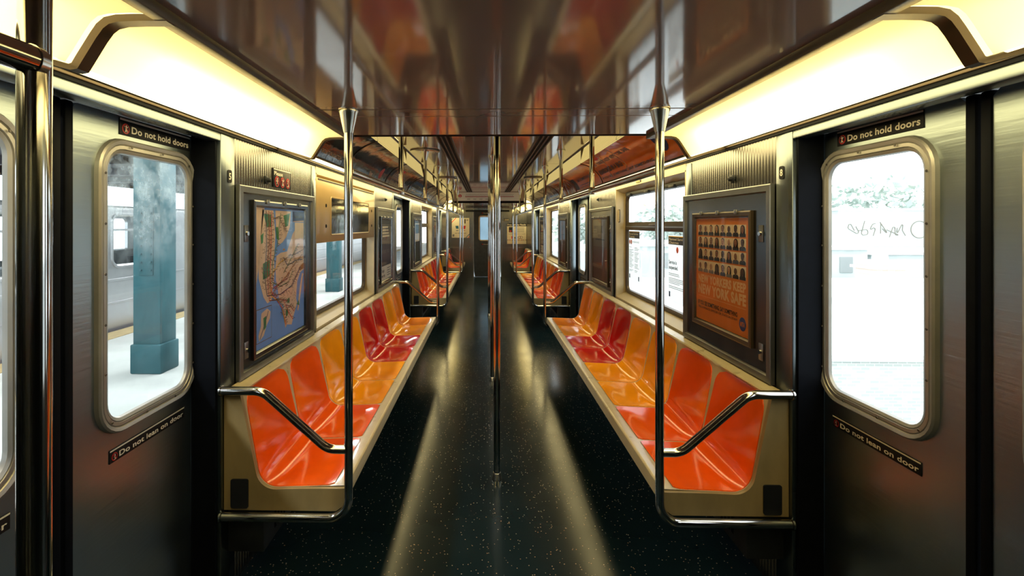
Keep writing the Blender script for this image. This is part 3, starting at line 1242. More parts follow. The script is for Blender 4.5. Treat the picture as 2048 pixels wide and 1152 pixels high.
for s in (-1, 1):
    for j, (y0, n) in enumerate(BENCH):
        b = MB()
        ye = y0 + n * PITCH
        b.box(s * 0.935, s * 1.078, y0 + 0.02, ye - 0.02, 0.165, 0.348, 'heater', 0.004)
        for k in range(int((ye - y0 - 0.3) / 0.03)):
            yk = y0 + 0.12 + k * 0.03
            b.box(s * 0.9335, s * 0.936, yk, yk + 0.016, 0.20, 0.31, 'black')
        o = tag(b.build('heater'), 'dark slotted heater box under the %s %s-side bench' % (('nearest', 'middle', 'far short')[j], 'platform' if s < 0 else 'daylight'), 'heater', 'under-seat heaters')


# ------------------------------------------------------------------ bench-end grab rails, overhead rails, centre poles
def cone(b, x, y, ztop):
    b.lathe(x, y, [(0.0172, ztop - 0.086), (0.0185, ztop - 0.082), (0.0335, ztop - 0.012), (0.0375, ztop - 0.006), (0.0375, ztop - 0.0005)], 'cone', 20)


def end_rail(s, y, ztop, label, disc=False):
    x = s * POLE
    o = thing('grab_rail', (x, y, 0.335), label, 'grab rail', 'bench-end grab rails')
    b = MB()
    b.tube(arc_path([(x, y, ztop - 0.04), (x, y, 0.336), (s * (WX - 0.001), y, 0.336)], 0.075, 10), 0.0162, 'chrome', 16)
    b.build('pole', o)
    b = MB()
    b.tube(arc_path([(x + s * 0.010, y, 0.597), (s * 0.665, y, 0.597), (s * 0.915, y, 0.816), (s * (WX - 0.001), y, 0.816)], 0.085, 8), 0.0166, 'chrome', 16)
    b.build('arm', o)
    b = MB()
    cone(b, x, y, ztop)
    b.build('ceiling_socket', o)
    for z in (0.336, 0.816):
        b = MB()
        pl = rr(y, z, 0.041, 0.041, 0.0203, 4)
        b.loft([[(s * (WX - 0.0045), *p) for p in pl], [(s * (WX - 0.010), *p) for p in pl]], 'chrome', True, True, True)
        b.build('wall_flange', o)
    if disc:
        b = MB()
        b.lathe(x, y, [(0.125, ztop - 0.001), (0.13, ztop - 0.012), (0.13, ztop - 0.016), (0.12, ztop - 0.018), (0.07, ztop - 0.017)], 'cone', 32)
        tag(b.build('ceiling_disc'), 'round steel ceiling disc over the third bench-end pole on the %s side' % ('platform' if s < 0 else 'daylight'), 'ceiling disc', 'round ceiling discs')
    return o


RAILY = [(1.884, LO), (5.478, HI), (6.834, HI), (10.428, LO), (11.66, LO)]
WHERE = ['nearest, beside the front orange seats', 'second, past the amber far seats', 'third, across the gap at the second doors',
         'fourth, before the last doors', 'fifth and farthest, at the short end bench']
for s in (-1, 1):
    for k, (y, zt) in enumerate(RAILY):
        end_rail(s, y, zt, 'steel bench-end grab rail on the %s side, %s' % ('platform' if s < 0 else 'daylight', WHERE[k]), disc=(k == 2))

for s in (-1, 1):
    for j, (ya, yb, sup) in enumerate(((1.884, 5.478, (3.07, 4.31)), (6.834, 10.428, (8.10, 9.35)))):
        x = s * POLE
        o = thing('overhead_rail', (x, ya, 1.653), 'steel overhead rail above the %s bench on the %s side' % (('nearest', 'middle')[j], 'platform' if s < 0 else 'daylight'),
                  'grab rail', 'overhead grab rails')
        b = MB()
        b.tube([(x, ya + 0.0165, 1.653), (x, yb - 0.0165, 1.653)], 0.0152, 'chrome', 16)
        b.build('rail', o)
        for q, ysup in enumerate(sup):
            b = MB()
            b.tube([(x, ysup, HI - 0.05), (x, ysup, 1.668)], 0.0150, 'chrome', 14)
            h = b.build('hanger', o)
            b = MB()
            cone(b, x, ysup, HI)
            b.build('ceiling_socket', h)
            b = MB()
            b.lathe(x, ysup, [(0.0190, 1.634), (0.0205, 1.640), (0.0205, 1.672), (0.0170, 1.678)], 'cone', 16)
            b.build('clamp', h)
            if s < 0 and j == 0 and q == 1:
                b = MB()
                b.lathe(x, ysup, [(0.125, HI - 0.001), (0.13, HI - 0.004), (0.13, HI - 0.010), (0.12, HI - 0.013), (0.06, HI - 0.012)], 'cone', 32)
                b.build('ceiling_disc', h)

# the pole and bent rail of the bench behind the camera, left
o = thing('grab_rail', (-POLE, 0.5628, 0.0), 'thick blurred steel pole close to the camera beside the platform-side doors', 'grab rail')
b = MB()
b.tube([(-POLE, 0.5628, LO - 0.001), (-POLE, 0.5628, 0.3)], 0.0162, 'chrome', 20)
b.build('pole', o)
b = MB()
b.tube(arc_path([(-POLE, 0.5628, 0.38), (-POLE, 0.5628, 0.30), (-WX + 0.001, 0.5628, 0.30)], 0.06, 6), 0.0150, 'chrome', 16)
b.build('foot', o)
o = thing('overhead_rail', (-0.546, 0.520, 1.6235), 'bent steel overhead rail meeting the thick near pole', 'grab rail')
b = MB()
b.tube([(-0.546, -1.45, 1.6235), (-0.546, 0.516, 1.6235)], 0.0152, 'chrome', 18)
b.build('rail', o)
b = MB()
b.tube([(-0.546, 0.520, 1.6095), (-0.546, 0.520, 0.0)], 0.0150, 'chrome', 18)
b.build('drop_tube', o)
b = MB()
b.tube([(-0.546, 0.513, 1.6235), (-0.546, 0.525, 1.6235)], [0.0165, 0.0150], 'cone', 18)
b.build('end_cap', o)

for k, (y, zt) in enumerate(((2.851, HI), (4.635, HI), (7.927, HI))):
    o = thing('center_pole', (0, y, 0), '%s of the upright steel poles along the middle of the aisle' % ('nearest', 'second', 'third')[k], 'pole', 'centre aisle poles')
    b = MB()
    b.tube([(0, y, 0.02), (0, y, zt - 0.04)], 0.0192, 'chrome', 24)
    b.build('shaft', o)
    b = MB()
    b.lathe(0, y, [(0.0285, 0.0005), (0.0285, 0.006), (0.0255, 0.012), (0.0245, 0.036), (0.0215, 0.040)], 'cone', 24)
    b.build('floor_socket', o)
    b = MB()
    cone(b, 0, y, zt)
    b.build('ceiling_socket', o)

# ------------------------------------------------------------------ lamps
DP = [(0.722, 1.866), (0.770, 1.8685), (0.812, 1.8675), (0.834, 1.863), (0.848, 1.852), (0.862, 1.832), (0.889, 1.789), (0.900, 1.773)]


def ceiling_light(s, y0, y1, label, ends):
    o = thing('ceiling_light', (s * 0.82, y0, 1.80), label, 'light', 'yellow diffuser lamps above the doors')
    b = MB()
    b.loft([[(s * x, y, z) for x, z in DP] for y in (y0 + 0.012, (y0 + y1) / 2, y1 - 0.012)], 'diffuser', close=False)
    b.build('diffuser', o)
    b = MB()
    b.tube([(s * 0.925, y0 + 0.20, 1.868), (s * 0.925, y1 - 0.20, 1.868)], 0.013, 'tube', 10)
    b.build('tube', o)
    b = MB()
    lo = [(0.900, 1.773), (0.907, 1.771), (1.056, 1.818)]
    b.loft([[(s * x, y, z) for x, z in lo] for y in (y0 + 0.03, y1 - 0.03)], 'lens', close=False)
    b.build('lens', o)
    b = MB()
    b.box(s * 0.738, s * 1.075, y0 + 0.03, y1 - 0.03, 1.995, 2.0, 'paper')
    b.box(s * 1.064, s * 1.075, y0 + 0.03, y1 - 0.03, 1.829, 1.995, 'paper')
    b.build('housing', o)
    for yy in ends:
        b = MB()
        outer = [(0.712, 1.861), (0.770, 1.8615), (0.809, 1.8605), (0.829, 1.856), (0.841, 1.847), (0.855, 1.828), (0.882, 1.785), (0.894, 1.766), (0.908, 1.7635), (1.064, 1.806)]
        inner = [(0.712, 1.874), (0.770, 1.876), (0.815, 1.875), (0.839, 1.870), (0.855, 1.857), (0.869, 1.837), (0.897, 1.793), (0.906, 1.778), (0.912, 1.776), (1.064, 1.820)]
        ring = outer + inner[::-1]
        b.prism([(s * x, z) for x, z in ring], 'y', yy, yy + 0.03, 'bronze')
        b.build('end_bracket', o)
    return o


for s in (-1, 1):
    sd = 'above the platform-side doors' if s < 0 else 'above the daylight-side doors'
    ceiling_light(s, 0.995, 2.41, 'long glowing yellow diffuser lamp ' + sd + ', nearest doorway', (0.995, 2.38))
    ceiling_light(s, -0.42, 0.985, 'glowing lamp diffuser cut by the top corner, ' + sd, ())
    ceiling_light(s, 9.90, 11.30, 'small far glowing diffuser lamp ' + sd + ' near the end wall', (9.90, 11.27))
    ceiling_light(s, 11.32, 12.72, 'third far glowing diffuser lamp short of the end wall, ' + sd, ())
    ceiling_light(s, 12.735, 13.79, 'farthest diffuser lamp, added at the end wall to light its posters, ' + sd, (13.76,))  # extra lamp put in to brighten the end wall posters


# ad card cove profile between the upper ribbed lamp and the lower lamp strip
A0, A1, A2 = Vector((0.897, 1.786)), Vector((0.858, 1.915)), Vector((0.712, 1.948))


def cove(t):
    return A0 * (1 - t) ** 2 + A1 * 2 * t * (1 - t) + A2 * t * t


def cove_n(t):
    d = ((A1 - A0) * (1 - t) + (A2 - A1) * t).normalized()
    return Vector((-abs(d.y), -abs(d.x)))


SEG = [2.44, 2.99, 4.11, 5.26, 6.40, 7.55, 8.70, 9.85]
for s in (-1, 1):
    for k in range(1, len(SEG)):
        y0, y1 = SEG[k - 1] + 0.004, SEG[k] - 0.004
        side = 'platform' if s < 0 else 'daylight'
        nth = ('first', 'second', 'third', 'fourth', 'fifth', 'sixth', 'seventh')[k - 1]
        b = MB()
        prof = [(0.899, 1.7795), (0.905, 1.778), (1.052, 1.816), (1.058, 1.818)]
        b.loft([[(s * x, y, z) for x, z in prof] for y in (y0, y1)], 'lens', close=False)
        tag(b.build('lamp_strip'), 'narrow white lamp strip under the %s car card from the near end, %s side' % (nth, side), 'light', 'lower lamp strips')
        b = MB()
        mm = 'rib' if k <= 2 else 'plainrib'
        dx = 0.0 if k <= 2 else 0.004
        b.loft([[(s * (x + dx), y, z) for x, z in ((0.741, HI - 0.014), (0.738, HI - 0.02), (0.712, 1.962), (0.712, 1.953), (0.735, 1.950))] for y in (y0, y1)], mm, close=False)
        o = tag(b.build('ribbed_lamp'), 'glowing yellow ribbed lamp lens above the %s car card from the near end, %s side' % (nth, side), 'light', 'upper ribbed lamps')
        b = MB()
        b.box(s * 0.716, s * 0.745, y1 - 0.001, y1 + 0.006, 1.955, HI - 0.015, 'bronze')
        b.build('end_plate', o)
    # holder rail along the foot of the cards
    b = MB()
    for y0, y1 in ((BK1 + 0.005, BK2 - 0.005),):
        b.box(s * 0.886, s * 0.900, y0, y1, 1.7765, 1.7855, 'bronze', 0.002)
    struct(b.build('trim_%d' % (7 if s < 0 else 8)))


def gloss_print(name, c, c2, scale=3.0):
    return pm(name, c, 0.12, 0, 0, scale, (1, 0.6, 1.4), 0.22, 5.5, (1, 1, 1.6), spec=0.35, coat=0.15, rvar=0.05, col2=c2, bdist=0.03)


M['ad_dark'] = gloss_print('card_dark_scene', (0.006, 0.010, 0.016), (0.030, 0.040, 0.050))
M['ad_red'] = gloss_print('card_red_scene', (0.010, 0.010, 0.014), (0.11, 0.018, 0.014), 4.0)
M['ad_orange'] = gloss_print('card_orange', rgb(246, 124, 34), rgb(255, 142, 44), 1.5)
M['ad_brown'] = gloss_print('card_brown', rgb(180, 96, 46), rgb(215, 112, 50), 2.0)
M['ad_blue'] = gloss_print('card_blue', rgb(18, 40, 56), rgb(40, 80, 104), 2.5)
M['ad_silver'] = gloss_print('card_silver', rgb(70, 60, 48), rgb(150, 132, 104), 5.0)
M['ad_pale'] = gloss_print('card_pale', rgb(150, 132, 110), rgb(190, 170, 140), 2.0)
M['ink_peach'] = gloss_print('card_peach_shapes', rgb(226, 130, 60), rgb(226, 96, 50), 3.0)


def ad_card(s, y0, y1, base, label, draw=None):
    b = MB()
    def pt(a, t, l):
        p = cove(t) + cove_n(t) * (0.0012 + 0.0006 * l)
        return (s * p.x, a, p.y)
    b.grid(lambda u, v: pt(y0 + (y1 - y0) * u, 0.01 + 0.98 * v, 0), 6, 14, base)
    b.loft([[pt(y0 + (y1 - y0) * u, 0.01 + 0.98 * v / 14, -2) for u in (0, 0.5, 1)] for v in range(15)], 'black', close=False)
    o = tag(b.build('car_card'), label, 'advertisement', 'curved car cards above the benches')
    L = y1 - y0
    # u to the reader's right, v = position on the curve scaled to 0..0.27 m
    ys = y0 if s < 0 else y1
    def fn(u, v, l):
        return pt(ys - s * u, max(0.012, min(0.988, v / 0.27)), l)
    if draw:
        p = Print(fn)
        draw(p, L)
        p.build('print', o)
    b = MB()
    loops = []
    for k in range(13):
        t = k / 12
        q = cove(t) + cove_n(t) * 0.005
        r = cove(t) - cove_n(t) * 0.002
        loops.append([(s * q.x, y1 - 0.004, q.y), (s * q.x, y1 + 0.006, q.y), (s * r.x, y1 + 0.006, r.y), (s * r.x, y1 - 0.004, r.y)])
    b.loft(loops, 'bronze', True, True, True)
    b.build('divider', o)
    return o


def draw_tickets(p, L):
    p.rows(0, 0.10, 0.03, 0.16, 'ad_red', 1)
    p.text('TICKETS IN SOLUTION', 0.03, 0.03, 0.032, 'pale_orange', 0.01, width=L * 0.62, lay=2)


def draw_salute(p, L):
    for k in range(9):
        p.rows(0.42 + 0.05 * k, 0.44 + 0.05 * k, 0.06 + 0.006 * k, 0.15 + 0.008 * (k % 4), 'ad_red', 1, 5)
    p.disc(0.85, 0.07, 0.05, 'red_ink', 1)
    p.text('Salute', 0.52, 0.02, 0.04, 'pale_orange', 0.005, lay=2)


def draw_pale(p, L):
    p.rows(0.12, 0.78, 0.07, 0.21, 'ad_pale', 1, 8)
    p.rows(0.16, 0.40, 0.16, 0.20, 'red_ink', 2, 3)
    for k in range(3):
        p.rect(0.18, 0.66, 0.085 + 0.02 * k, 0.090 + 0.02 * k, 'grey_ink', 2)


def draw_blue(p, L):
    p.rows(0.1, L - 0.1, 0.14, 0.18, 'teal_ink', 1, 3)
    for k in range(3):
        p.rect(0.12, 0.50, 0.04 + 0.02 * k, 0.047 + 0.02 * k, 'white_ink', 1)


def draw_swirl(p, L):
    for k in range(4):
        p.ring(0.25 + 0.2 * k, 0.13, 0.08 - 0.01 * k, 0.014, 'black_ink' if k % 2 else 'white_ink', 1)


def mta(p, u, v, r, lay=3):
    p.disc(u, v, r, 'blue_ink', lay)
    p.text('MTA', u, v - r * 0.32, r * 0.95, 'white_ink', 0.03, width=r * 1.45, align='c', lay=lay + 1)


def draw_orange(p, L):
    # the reader's right end is the near end
    p.poly([(0.06, 0.262), (0.10, 0.215), (0.26, 0.235), (0.36, 0.205), (0.52, 0.235), (0.64, 0.22), (0.80, 0.245), (0.80, 0.262)], 'ink_peach', 1)
    p.poly([(0.30, 0.255), (0.34, 0.215), (0.46, 0.225), (0.44, 0.255)], 'orange_red', 2)
    p.text('NEW YORKERS KEEP NEW YORK SAFE', 0.08, 0.165, 0.045, 'grey_ink', 0.03, width=L * 0.58, lay=2)
    p.text('ABANDONED IN A BAG?', 0.05, 0.075, 0.062, 'black_ink', 0.035, width=L * 0.40, lay=2)
    p.text('IF YOU SEE SOMETHING, SAY SOMETHING.', 0.05, 0.028, 0.026, 'black_ink', 0.03, width=L * 0.74, lay=2)
    mta(p, L - 0.17, 0.13, 0.075)


def draw_orange2(p, L):
    p.rows(0.02, 0.20, 0.02, 0.16, 'cloth_a', 1, 8)
    p.text('SAY SOMETHING', 0.30, 0.10, 0.045, 'black_ink', 0.03, width=L * 0.5, lay=1)
    p.rect(0.30, 0.85, 0.05, 0.058, 'black_ink', 1)
    p.rect(0.30, 0.80, 0.03, 0.036, 'black_ink', 1)


LEFT_ADS = [
    (2.44, 2.99, 'ad_dark', 'dark glossy car card lettered TICKETS at the bottom edge', draw_tickets),
    (2.99, 4.11, 'ad_dark', 'dark car card with red brush strokes and a small Salute script', draw_salute),
    (4.11, 5.26, 'ad_dark', 'dark car card with a pale printed rectangle, platform side', draw_pale),
    (5.26, 6.40, 'ad_blue', 'deep blue car card past the pale rectangle card', draw_blue),
    (6.40, 7.55, 'ad_silver', 'brownish car card with swirling pale rings, platform side', draw_swirl),
    (7.55, 8.70, 'ad_silver', 'plain tan car card past the swirling rings card', None),
    (8.70, 9.85, 'ad_pale', 'last pale brown car card on the platform side before the end lamps', None)]
RIGHT_ADS = [
    (2.44, 4.11, 'ad_orange', 'long orange car card with black lettering and a round blue logo', draw_orange),
    (4.11, 5.26, 'ad_orange', 'orange car card with a dark block at its far end', draw_orange2),
    (5.26, 6.40, 'ad_brown', 'brown car card next to the orange card with dark block', None),
    (6.40, 7.55, 'ad_silver', 'silvery brown car card with wavy reflections, daylight side', draw_swirl),
    (7.55, 8.70, 'ad_dark', 'dark wavy car card on the daylight side past the silvery one', None),
    (8.70, 9.85, 'ad_dark', 'last dark car card on the daylight side before the end lamps', None)]
for a in LEFT_ADS:
    ad_card(-1, a[0] + 0.004, a[1] - 0.006, a[2], a[3], a[4])
for a in RIGHT_ADS:
    ad_card(1, a[0] + 0.004, a[1] - 0.006, a[2], a[3], a[4])

# white wavy strips standing in for gloss reflections on the orange card
b = MB()
for (yy, pts) in ((3.30, [(0.10, 0.06), (0.30, 0.0), (0.5, 0.05), (0.75, 0.03), (0.98, -0.02)]), (3.70, [(0.08, 0.04), (0.25, 0.07), (0.45, 0.0), (0.7, -0.03), (0.9, -0.08)])):
    P = []
    for t, dy in pts:
        q = cove(t) + cove_n(t) * 0.006
        P.append((q.x, yy + dy, q.y))
    b.tube(arc_path(P, 0.05, 4), 0.0016, 'white_ink', 6)
tag(b.build('gloss_streak'), 'white wavy strips imitating gloss reflections on the long orange car card', 'reflection')


# ------------------------------------------------------------------ display cases and posters
def display_case(s, y0, y1, z0, z1, py0, py1, pz0, pz1, label, deco=True):
    """steel display case door on the wall: outer moulding, back plate, inner poster frame, clear cover, locks"""
    o = thing('display_case', (s * WX, (y0 + y1) / 2, z0), label, 'display case', 'steel display cases beside the doors')
    X = WX - 0.004
    def R(ya, yb, za, zb, x):
        return [(s * x, ya, za), (s * x, yb, za), (s * x, yb, zb), (s * x, ya, zb)]
    b = MB()
    b.box(s * X, s * (X - 0.006), y0 + 0.01, y1 - 0.01, z0 + 0.01, z1 - 0.01, 'case_steel')
    b.build('back_plate', o)
    b = MB()
    def ring(d0, d1, x0, x1, m):
        b.loft([R(y0 + d0, y1 - d0, z0 + d0, z1 - d0, X), R(y0 + d0, y1 - d0, z0 + d0, z1 - d0, x1),
                R(y0 + d0 + 0.004, y1 - d0 - 0.004, z0 + d0 + 0.004, z1 - d0 - 0.004, x1 - 0.003),
                R(y0 + d1 - 0.006, y1 - d1 + 0.006, z0 + d1 - 0.006, z1 - d1 + 0.006, x1 - 0.003),
                R(y0 + d1, y1 - d1, z0 + d1, z1 - d1, X - 0.005)], m)
    ring(0.0, 0.034, X, X - 0.016, 'frame_steel')
    b.build('outer_frame', o)
    b = MB()
    f = 0.028
    ya, yb, za, zb = py0 - f, py1 + f, pz0 - f, pz1 + f
    b.loft([R(ya, yb, za, zb, X - 0.006), R(ya, yb, za, zb, X - 0.018), R(ya + 0.006, yb - 0.006, za + 0.006, zb - 0.006, X - 0.021),
            R(py0 - 0.006, py1 + 0.006, pz0 - 0.006, pz1 + 0.006, X - 0.018), R(py0, py1, pz0, pz1, X - 0.0085)], 'case_steel' if s < 0 else 'bronze')
    for k in (0.2, 0.5, 0.8):
        yk = ya + (yb - ya) * k
        b.box(s * (X - 0.018), s * (X - 0.026), yk - 0.012, yk + 0.012, zb - 0.014, zb + 0.006, 'frame_steel', 0.002)
    b.build('poster_frame', o)
    if deco:
        b = MB()
        b.face(R(py0 - 0.004, py1 + 0.004, pz0 - 0.004, pz1 + 0.004, X - 0.0155), 'plexi')
        b.build('clear_cover', o)
        for z in (z0 + 0.11, z1 - 0.20):
            yl = (y0 + 0.075) if s < 0 else (y0 + 0.085)
            b = MB()
            b.box(s * (X - 0.006), s * (X - 0.009), yl - 0.017, yl + 0.017, z - 0.035, z + 0.035, 'frame_steel', 0.001)
            b.loft([[(s * (X - 0.009), yl + 0.010 * math.cos(a), z + 0.010 * math.sin(a)) for a in [2 * PI * k / 14 for k in range(14)]],
                    [(s * (X - 0.017), yl + 0.009 * math.cos(a), z + 0.009 * math.sin(a)) for a in [2 * PI * k / 14 for k in range(14)]]], 'chrome', True, False, True)
            b.build('lock', o)
    return o


def sheet(s, y0, y1, z0, z1, m, name, label, cat, thick=0.0015):
    b = MB()
    X = WX - 0.0105
    b.box(s * X, s * (X - thick), y0, y1, z0, z1, m)
    o = tag(b.build(name), label, cat)
    return o, wall_fn(s, X - thick, y0 if s < 0 else y1, z0)


# --- subway map, left
MY0, MY1, MZ0, MZ1 = 2.150, 2.742, 0.893, 1.528
display_case(-1, 2.000, 2.885, 0.812, 1.612, MY0, MY1, MZ0, MZ1, 'steel display case holding the subway map')
o, fn = sheet(-1, MY0 + 0.002, MY1 - 0.002, MZ0 + 0.002, MZ1 - 0.002, 'water', 'subway_map', 'blue and tan city subway map behind a clear cover', 'map')
mw, mh = MY1 - MY0 - 0.004, MZ1 - MZ0 - 0.004
p = Print(lambda u, v, l: fn(u * mw, v * mh, l))
# land masses in fractions of the sheet
p.poly([(0, 1), (0.16, 1), (0.10, 0.80), (0.05, 0.55), (0, 0.40)], 'land', 1)
p.poly([(0.12, 0.985), (0.32, 0.985), (0.36, 0.80), (0.335, 0.62), (0.345, 0.52), (0.31, 0.40), (0.285, 0.315), (0.21, 0.305), (0.14, 0.36), (0.06, 0.50), (0.055, 0.60), (0.09, 0.76)], 'land', 1)
p.poly([(0.36, 0.985), (0.68, 0.985), (0.66, 0.86), (0.58, 0.78), (0.50, 0.74), (0.42, 0.72), (0.375, 0.80)], 'land', 1)
p.poly([(0.38, 0.64), (0.46, 0.66), (0.60, 0.665), (0.72, 0.80), (0.82, 0.86), (0.99, 0.86), (0.99, 0.49), (0.90, 0.47), (0.83, 0.40), (0.80, 0.26), (0.83, 0.22), (0.74, 0.12), (0.70, 0.06),
        (0.60, 0.08), (0.56, 0.06), (0.53, 0.14), (0.52, 0.25), (0.43, 0.30), (0.41, 0.37), (0.37, 0.46), (0.36, 0.56)], 'land', 1)
p.poly([(0.83, 0.16), (0.86, 0.15), (0.97, 0.43), (0.99, 0.45), (0.95, 0.46), (0.90, 0.36)], 'land', 1)
p.poly([(0.74, 0.90), (0.99, 0.90), (0.99, 0.985), (0.74, 0.985)], 'land', 1)
p.poly([(0.86, 0.51), (0.99, 0.55), (0.99, 0.50), (0.90, 0.485)], 'airport', 2)
p.rect(0.51, 0.545, 0.675, 0.69, 'airport', 2)
for q in ([(0.14, 0.955), (0.27, 0.955), (0.29, 0.86), (0.20, 0.86)], [(0.13, 0.60), (0.25, 0.62), (0.25, 0.50), (0.13, 0.485)], [(0.36, 0.86), (0.41, 0.86), (0.43, 0.76), (0.38, 0.77)],
          [(0.09, 0.80), (0.14, 0.82), (0.13, 0.75), (0.10, 0.74)], [(0.52, 0.95), (0.66, 0.97), (0.62, 0.87), (0.56, 0.86)], [(0.57, 0.20), (0.62, 0.21), (0.61, 0.15), (0.57, 0.15)],
          [(0.59, 0.28), (0.65, 0.29), (0.65, 0.25), (0.60, 0.25)], [(0.82, 0.21), (0.86, 0.24), (0.88, 0.19)]):
    p.poly(q, 'park', 2)
p.poly([(0.72, 0.985), (0.99, 0.985), (0.99, 0.915), (0.72, 0.905)], 'blue_ink', 2)
p.text('Subway Map', 0.76, 0.935, 0.035, 'black_ink', 0.02, width=0.2, lay=3)
p.rect(0.77, 0.985, 0.76, 0.895, 'tan_card', 2)
# staten inset
p.rect(0.015, 0.285, 0.045, 0.285, 'mapline', 2)
p.rect(0.021, 0.279, 0.050, 0.280, 'water', 3)
p.poly([(0.10, 0.25), (0.20, 0.27), (0.26, 0.24), (0.25, 0.19), (0.19, 0.15), (0.14, 0.085), (0.06, 0.06), (0.05, 0.10), (0.09, 0.16), (0.09, 0.21)], 'land', 4)
p.poly([(0.13, 0.21), (0.18, 0.22), (0.18, 0.14), (0.14, 0.12)], 'park', 5)
p.line([(0.22, 0.25), (0.16, 0.17), (0.07, 0.07)], 0.008, 'blue_ink', 5)
rnd = random.Random(3)
routes = [('red_ink', [(0.23, 0.98), (0.24, 0.75), (0.20, 0.55), (0.22, 0.40), (0.24, 0.32), (0.45, 0.30), (0.60, 0.27)]),
          ('blue_ink', [(0.18, 0.98), (0.19, 0.70), (0.15, 0.52), (0.20, 0.36), (0.44, 0.34), (0.70, 0.38), (0.90, 0.52)]),
          ('orange_red', [(0.28, 0.98), (0.27, 0.70), (0.25, 0.50), (0.28, 0.38), (0.50, 0.22), (0.57, 0.08)]),
          ('park', [(0.46, 0.97), (0.40, 0.75), (0.30, 0.60), (0.29, 0.45), (0.45, 0.40), (0.62, 0.42), (0.72, 0.50)]),
          ('yellow_ink', [(0.62, 0.62), (0.42, 0.58), (0.26, 0.50), (0.25, 0.36), (0.47, 0.27), (0.55, 0.10)]),
          ('airport', [(0.28, 0.36), (0.42, 0.42), (0.58, 0.47), (0.75, 0.55), (0.93, 0.62)]),
          ('mapline', [(0.62, 0.63), (0.75, 0.63), (0.95, 0.66)]), ('red_ink', [(0.30, 0.40), (0.45, 0.43), (0.60, 0.45)]),
          ('orange_red', [(0.50, 0.30), (0.62, 0.18), (0.72, 0.10)]), ('blue_ink', [(0.52, 0.62), (0.60, 0.55), (0.78, 0.58), (0.95, 0.58)]),
          ('mapline', [(0.30, 0.92), (0.42, 0.94), (0.58, 0.82)]), ('park', [(0.52, 0.50), (0.62, 0.56), (0.85, 0.72)]),
          ('red_ink', [(0.56, 0.24), (0.66, 0.22), (0.75, 0.16)])]
for c, pts in routes:
    p.line(pts, 0.007, c, 4)
for c, pts in routes:
    for (a, bb), (cc, d) in zip(pts, pts[1:]):
        L = math.hypot(cc - a, d - bb)
        for k in range(int(L / 0.03)):
            f = (k + 0.5) / max(1, int(L / 0.03))
            x, y = a + (cc - a) * f, bb + (d - bb) * f
            w = rnd.uniform(0.025, 0.055)
            p.line([(x + 0.006, y), (x + 0.006 + w, y + rnd.uniform(-0.012, 0.012))], 0.0045, 'mapline', 5)
for k in range(420):
    x, y = rnd.uniform(0.07, 0.95), rnd.uniform(0.12, 0.97)
    if (0.09 < x < 0.32 and y > 0.40) or (0.42 < x < 0.80 and 0.14 < y < 0.62) or (0.44 < x < 0.62 and y > 0.80):
        w = rnd.uniform(0.015, 0.04)
        an = rnd.choice((0.0, 0.7, -0.6))
        p.line([(x, y), (x + w * math.cos(an), y + w * math.sin(an))], 0.0040, 'mapline', 5)
p.build('map_print', o)

# --- portrait poster, right
PY0, PY1, PZ0, PZ1 = 2.172, 2.715, 0.952, 1.482
display_case(1, 2.000, 2.872, 0.815, 1.612, PY0, PY1, PZ0, PZ1, 'steel display case holding the orange portrait poster')
o, fn = sheet(1, PY0 + 0.002, PY1 - 0.002, PZ0 + 0.002, PZ1 - 0.002, 'orange_poster', 'poster', 'orange poster of 32 small portraits above NEW YORKERS KEEP NEW YORK SAFE', 'poster')
pw, ph = PY1 - PY0 - 0.004, PZ1 - PZ0 - 0.004
p = Print(lambda u, v, l: fn(u * pw, v * ph, l))
gx0, gx1, gy0, gy1 = 0.045, 0.955, 0.475, 0.945
rnd = random.Random(11)
for r in range(4):
    for c in range(8):
        cw, chh = (gx1 - gx0) / 8, (gy1 - gy0) / 4
        x0, y0 = gx0 + c * cw, gy0 + r * chh
        p.rect(x0, x0 + cw - 0.003, y0 + (0.010 if r else 0), y0 + chh - 0.004, 'tan_card', 1)
        cx = x0 + cw / 2
        face = rnd.choice(['face_a', 'face_a', 'face_b', 'face_b', 'face_c'])
        cl = rnd.choice(['cloth_a', 'cloth_a', 'cloth_b', 'hair', 'grey_ink'])
        yb = y0 + (0.010 if r else 0)
        w = cw * 0.44
        p.poly([(cx - w, yb), (cx + w, yb), (cx + w, yb + 0.022), (cx + w * 0.62, yb + 0.036), (cx - w * 0.62, yb + 0.036), (cx - w, yb + 0.022)], cl, 2)
        p.rect(cx - 0.012, cx + 0.012, yb + 0.028, yb + 0.046, face, 3)
        style = rnd.randrange(4)
        if style == 0:
            p.disc(cx, yb + 0.066, 0.038, 'hair', 2, 12, 0.036)
            p.rect(cx - 0.038, cx + 0.038, yb + 0.026, yb + 0.066, 'hair', 2)
        elif style < 3:
            p.disc(cx, yb + 0.076, 0.029, 'hair', 3, 12, 0.026)
        p.disc(cx, yb + 0.064, 0.0255, face, 4, 12, 0.029)
        for e in (-1, 1):
            p.disc(cx + e * 0.010, yb + 0.068, 0.004, 'hair', 5, 6, 0.003)
        p.line([(cx - 0.009, yb + 0.051), (cx + 0.009, yb + 0.051)], 0.004, 'hair', 5)
        if style == 2:
            p.line([(cx - 0.018, yb + 0.069), (cx + 0.018, yb + 0.069)], 0.005, 'black_ink', 6)
p.build('portraits', o)
p = Print(lambda u, v, l: fn(u * pw, v * ph, l))
p.text('NEW YORKERS KEEP', 0.05, 0.375, 0.105, 'pale_orange', 0.05, width=0.90)
p.text('NEW YORK SAFE', 0.05, 0.265, 0.125, 'pale_orange', 0.05, width=0.90)
p.rect(0.05, 0.95, 0.235, 0.238, 'pale_orange')
p.text('IF YOU SEE SOMETHING, SAY SOMETHING', 0.05, 0.15, 0.055, 'black_ink', 0.03, width=0.76)
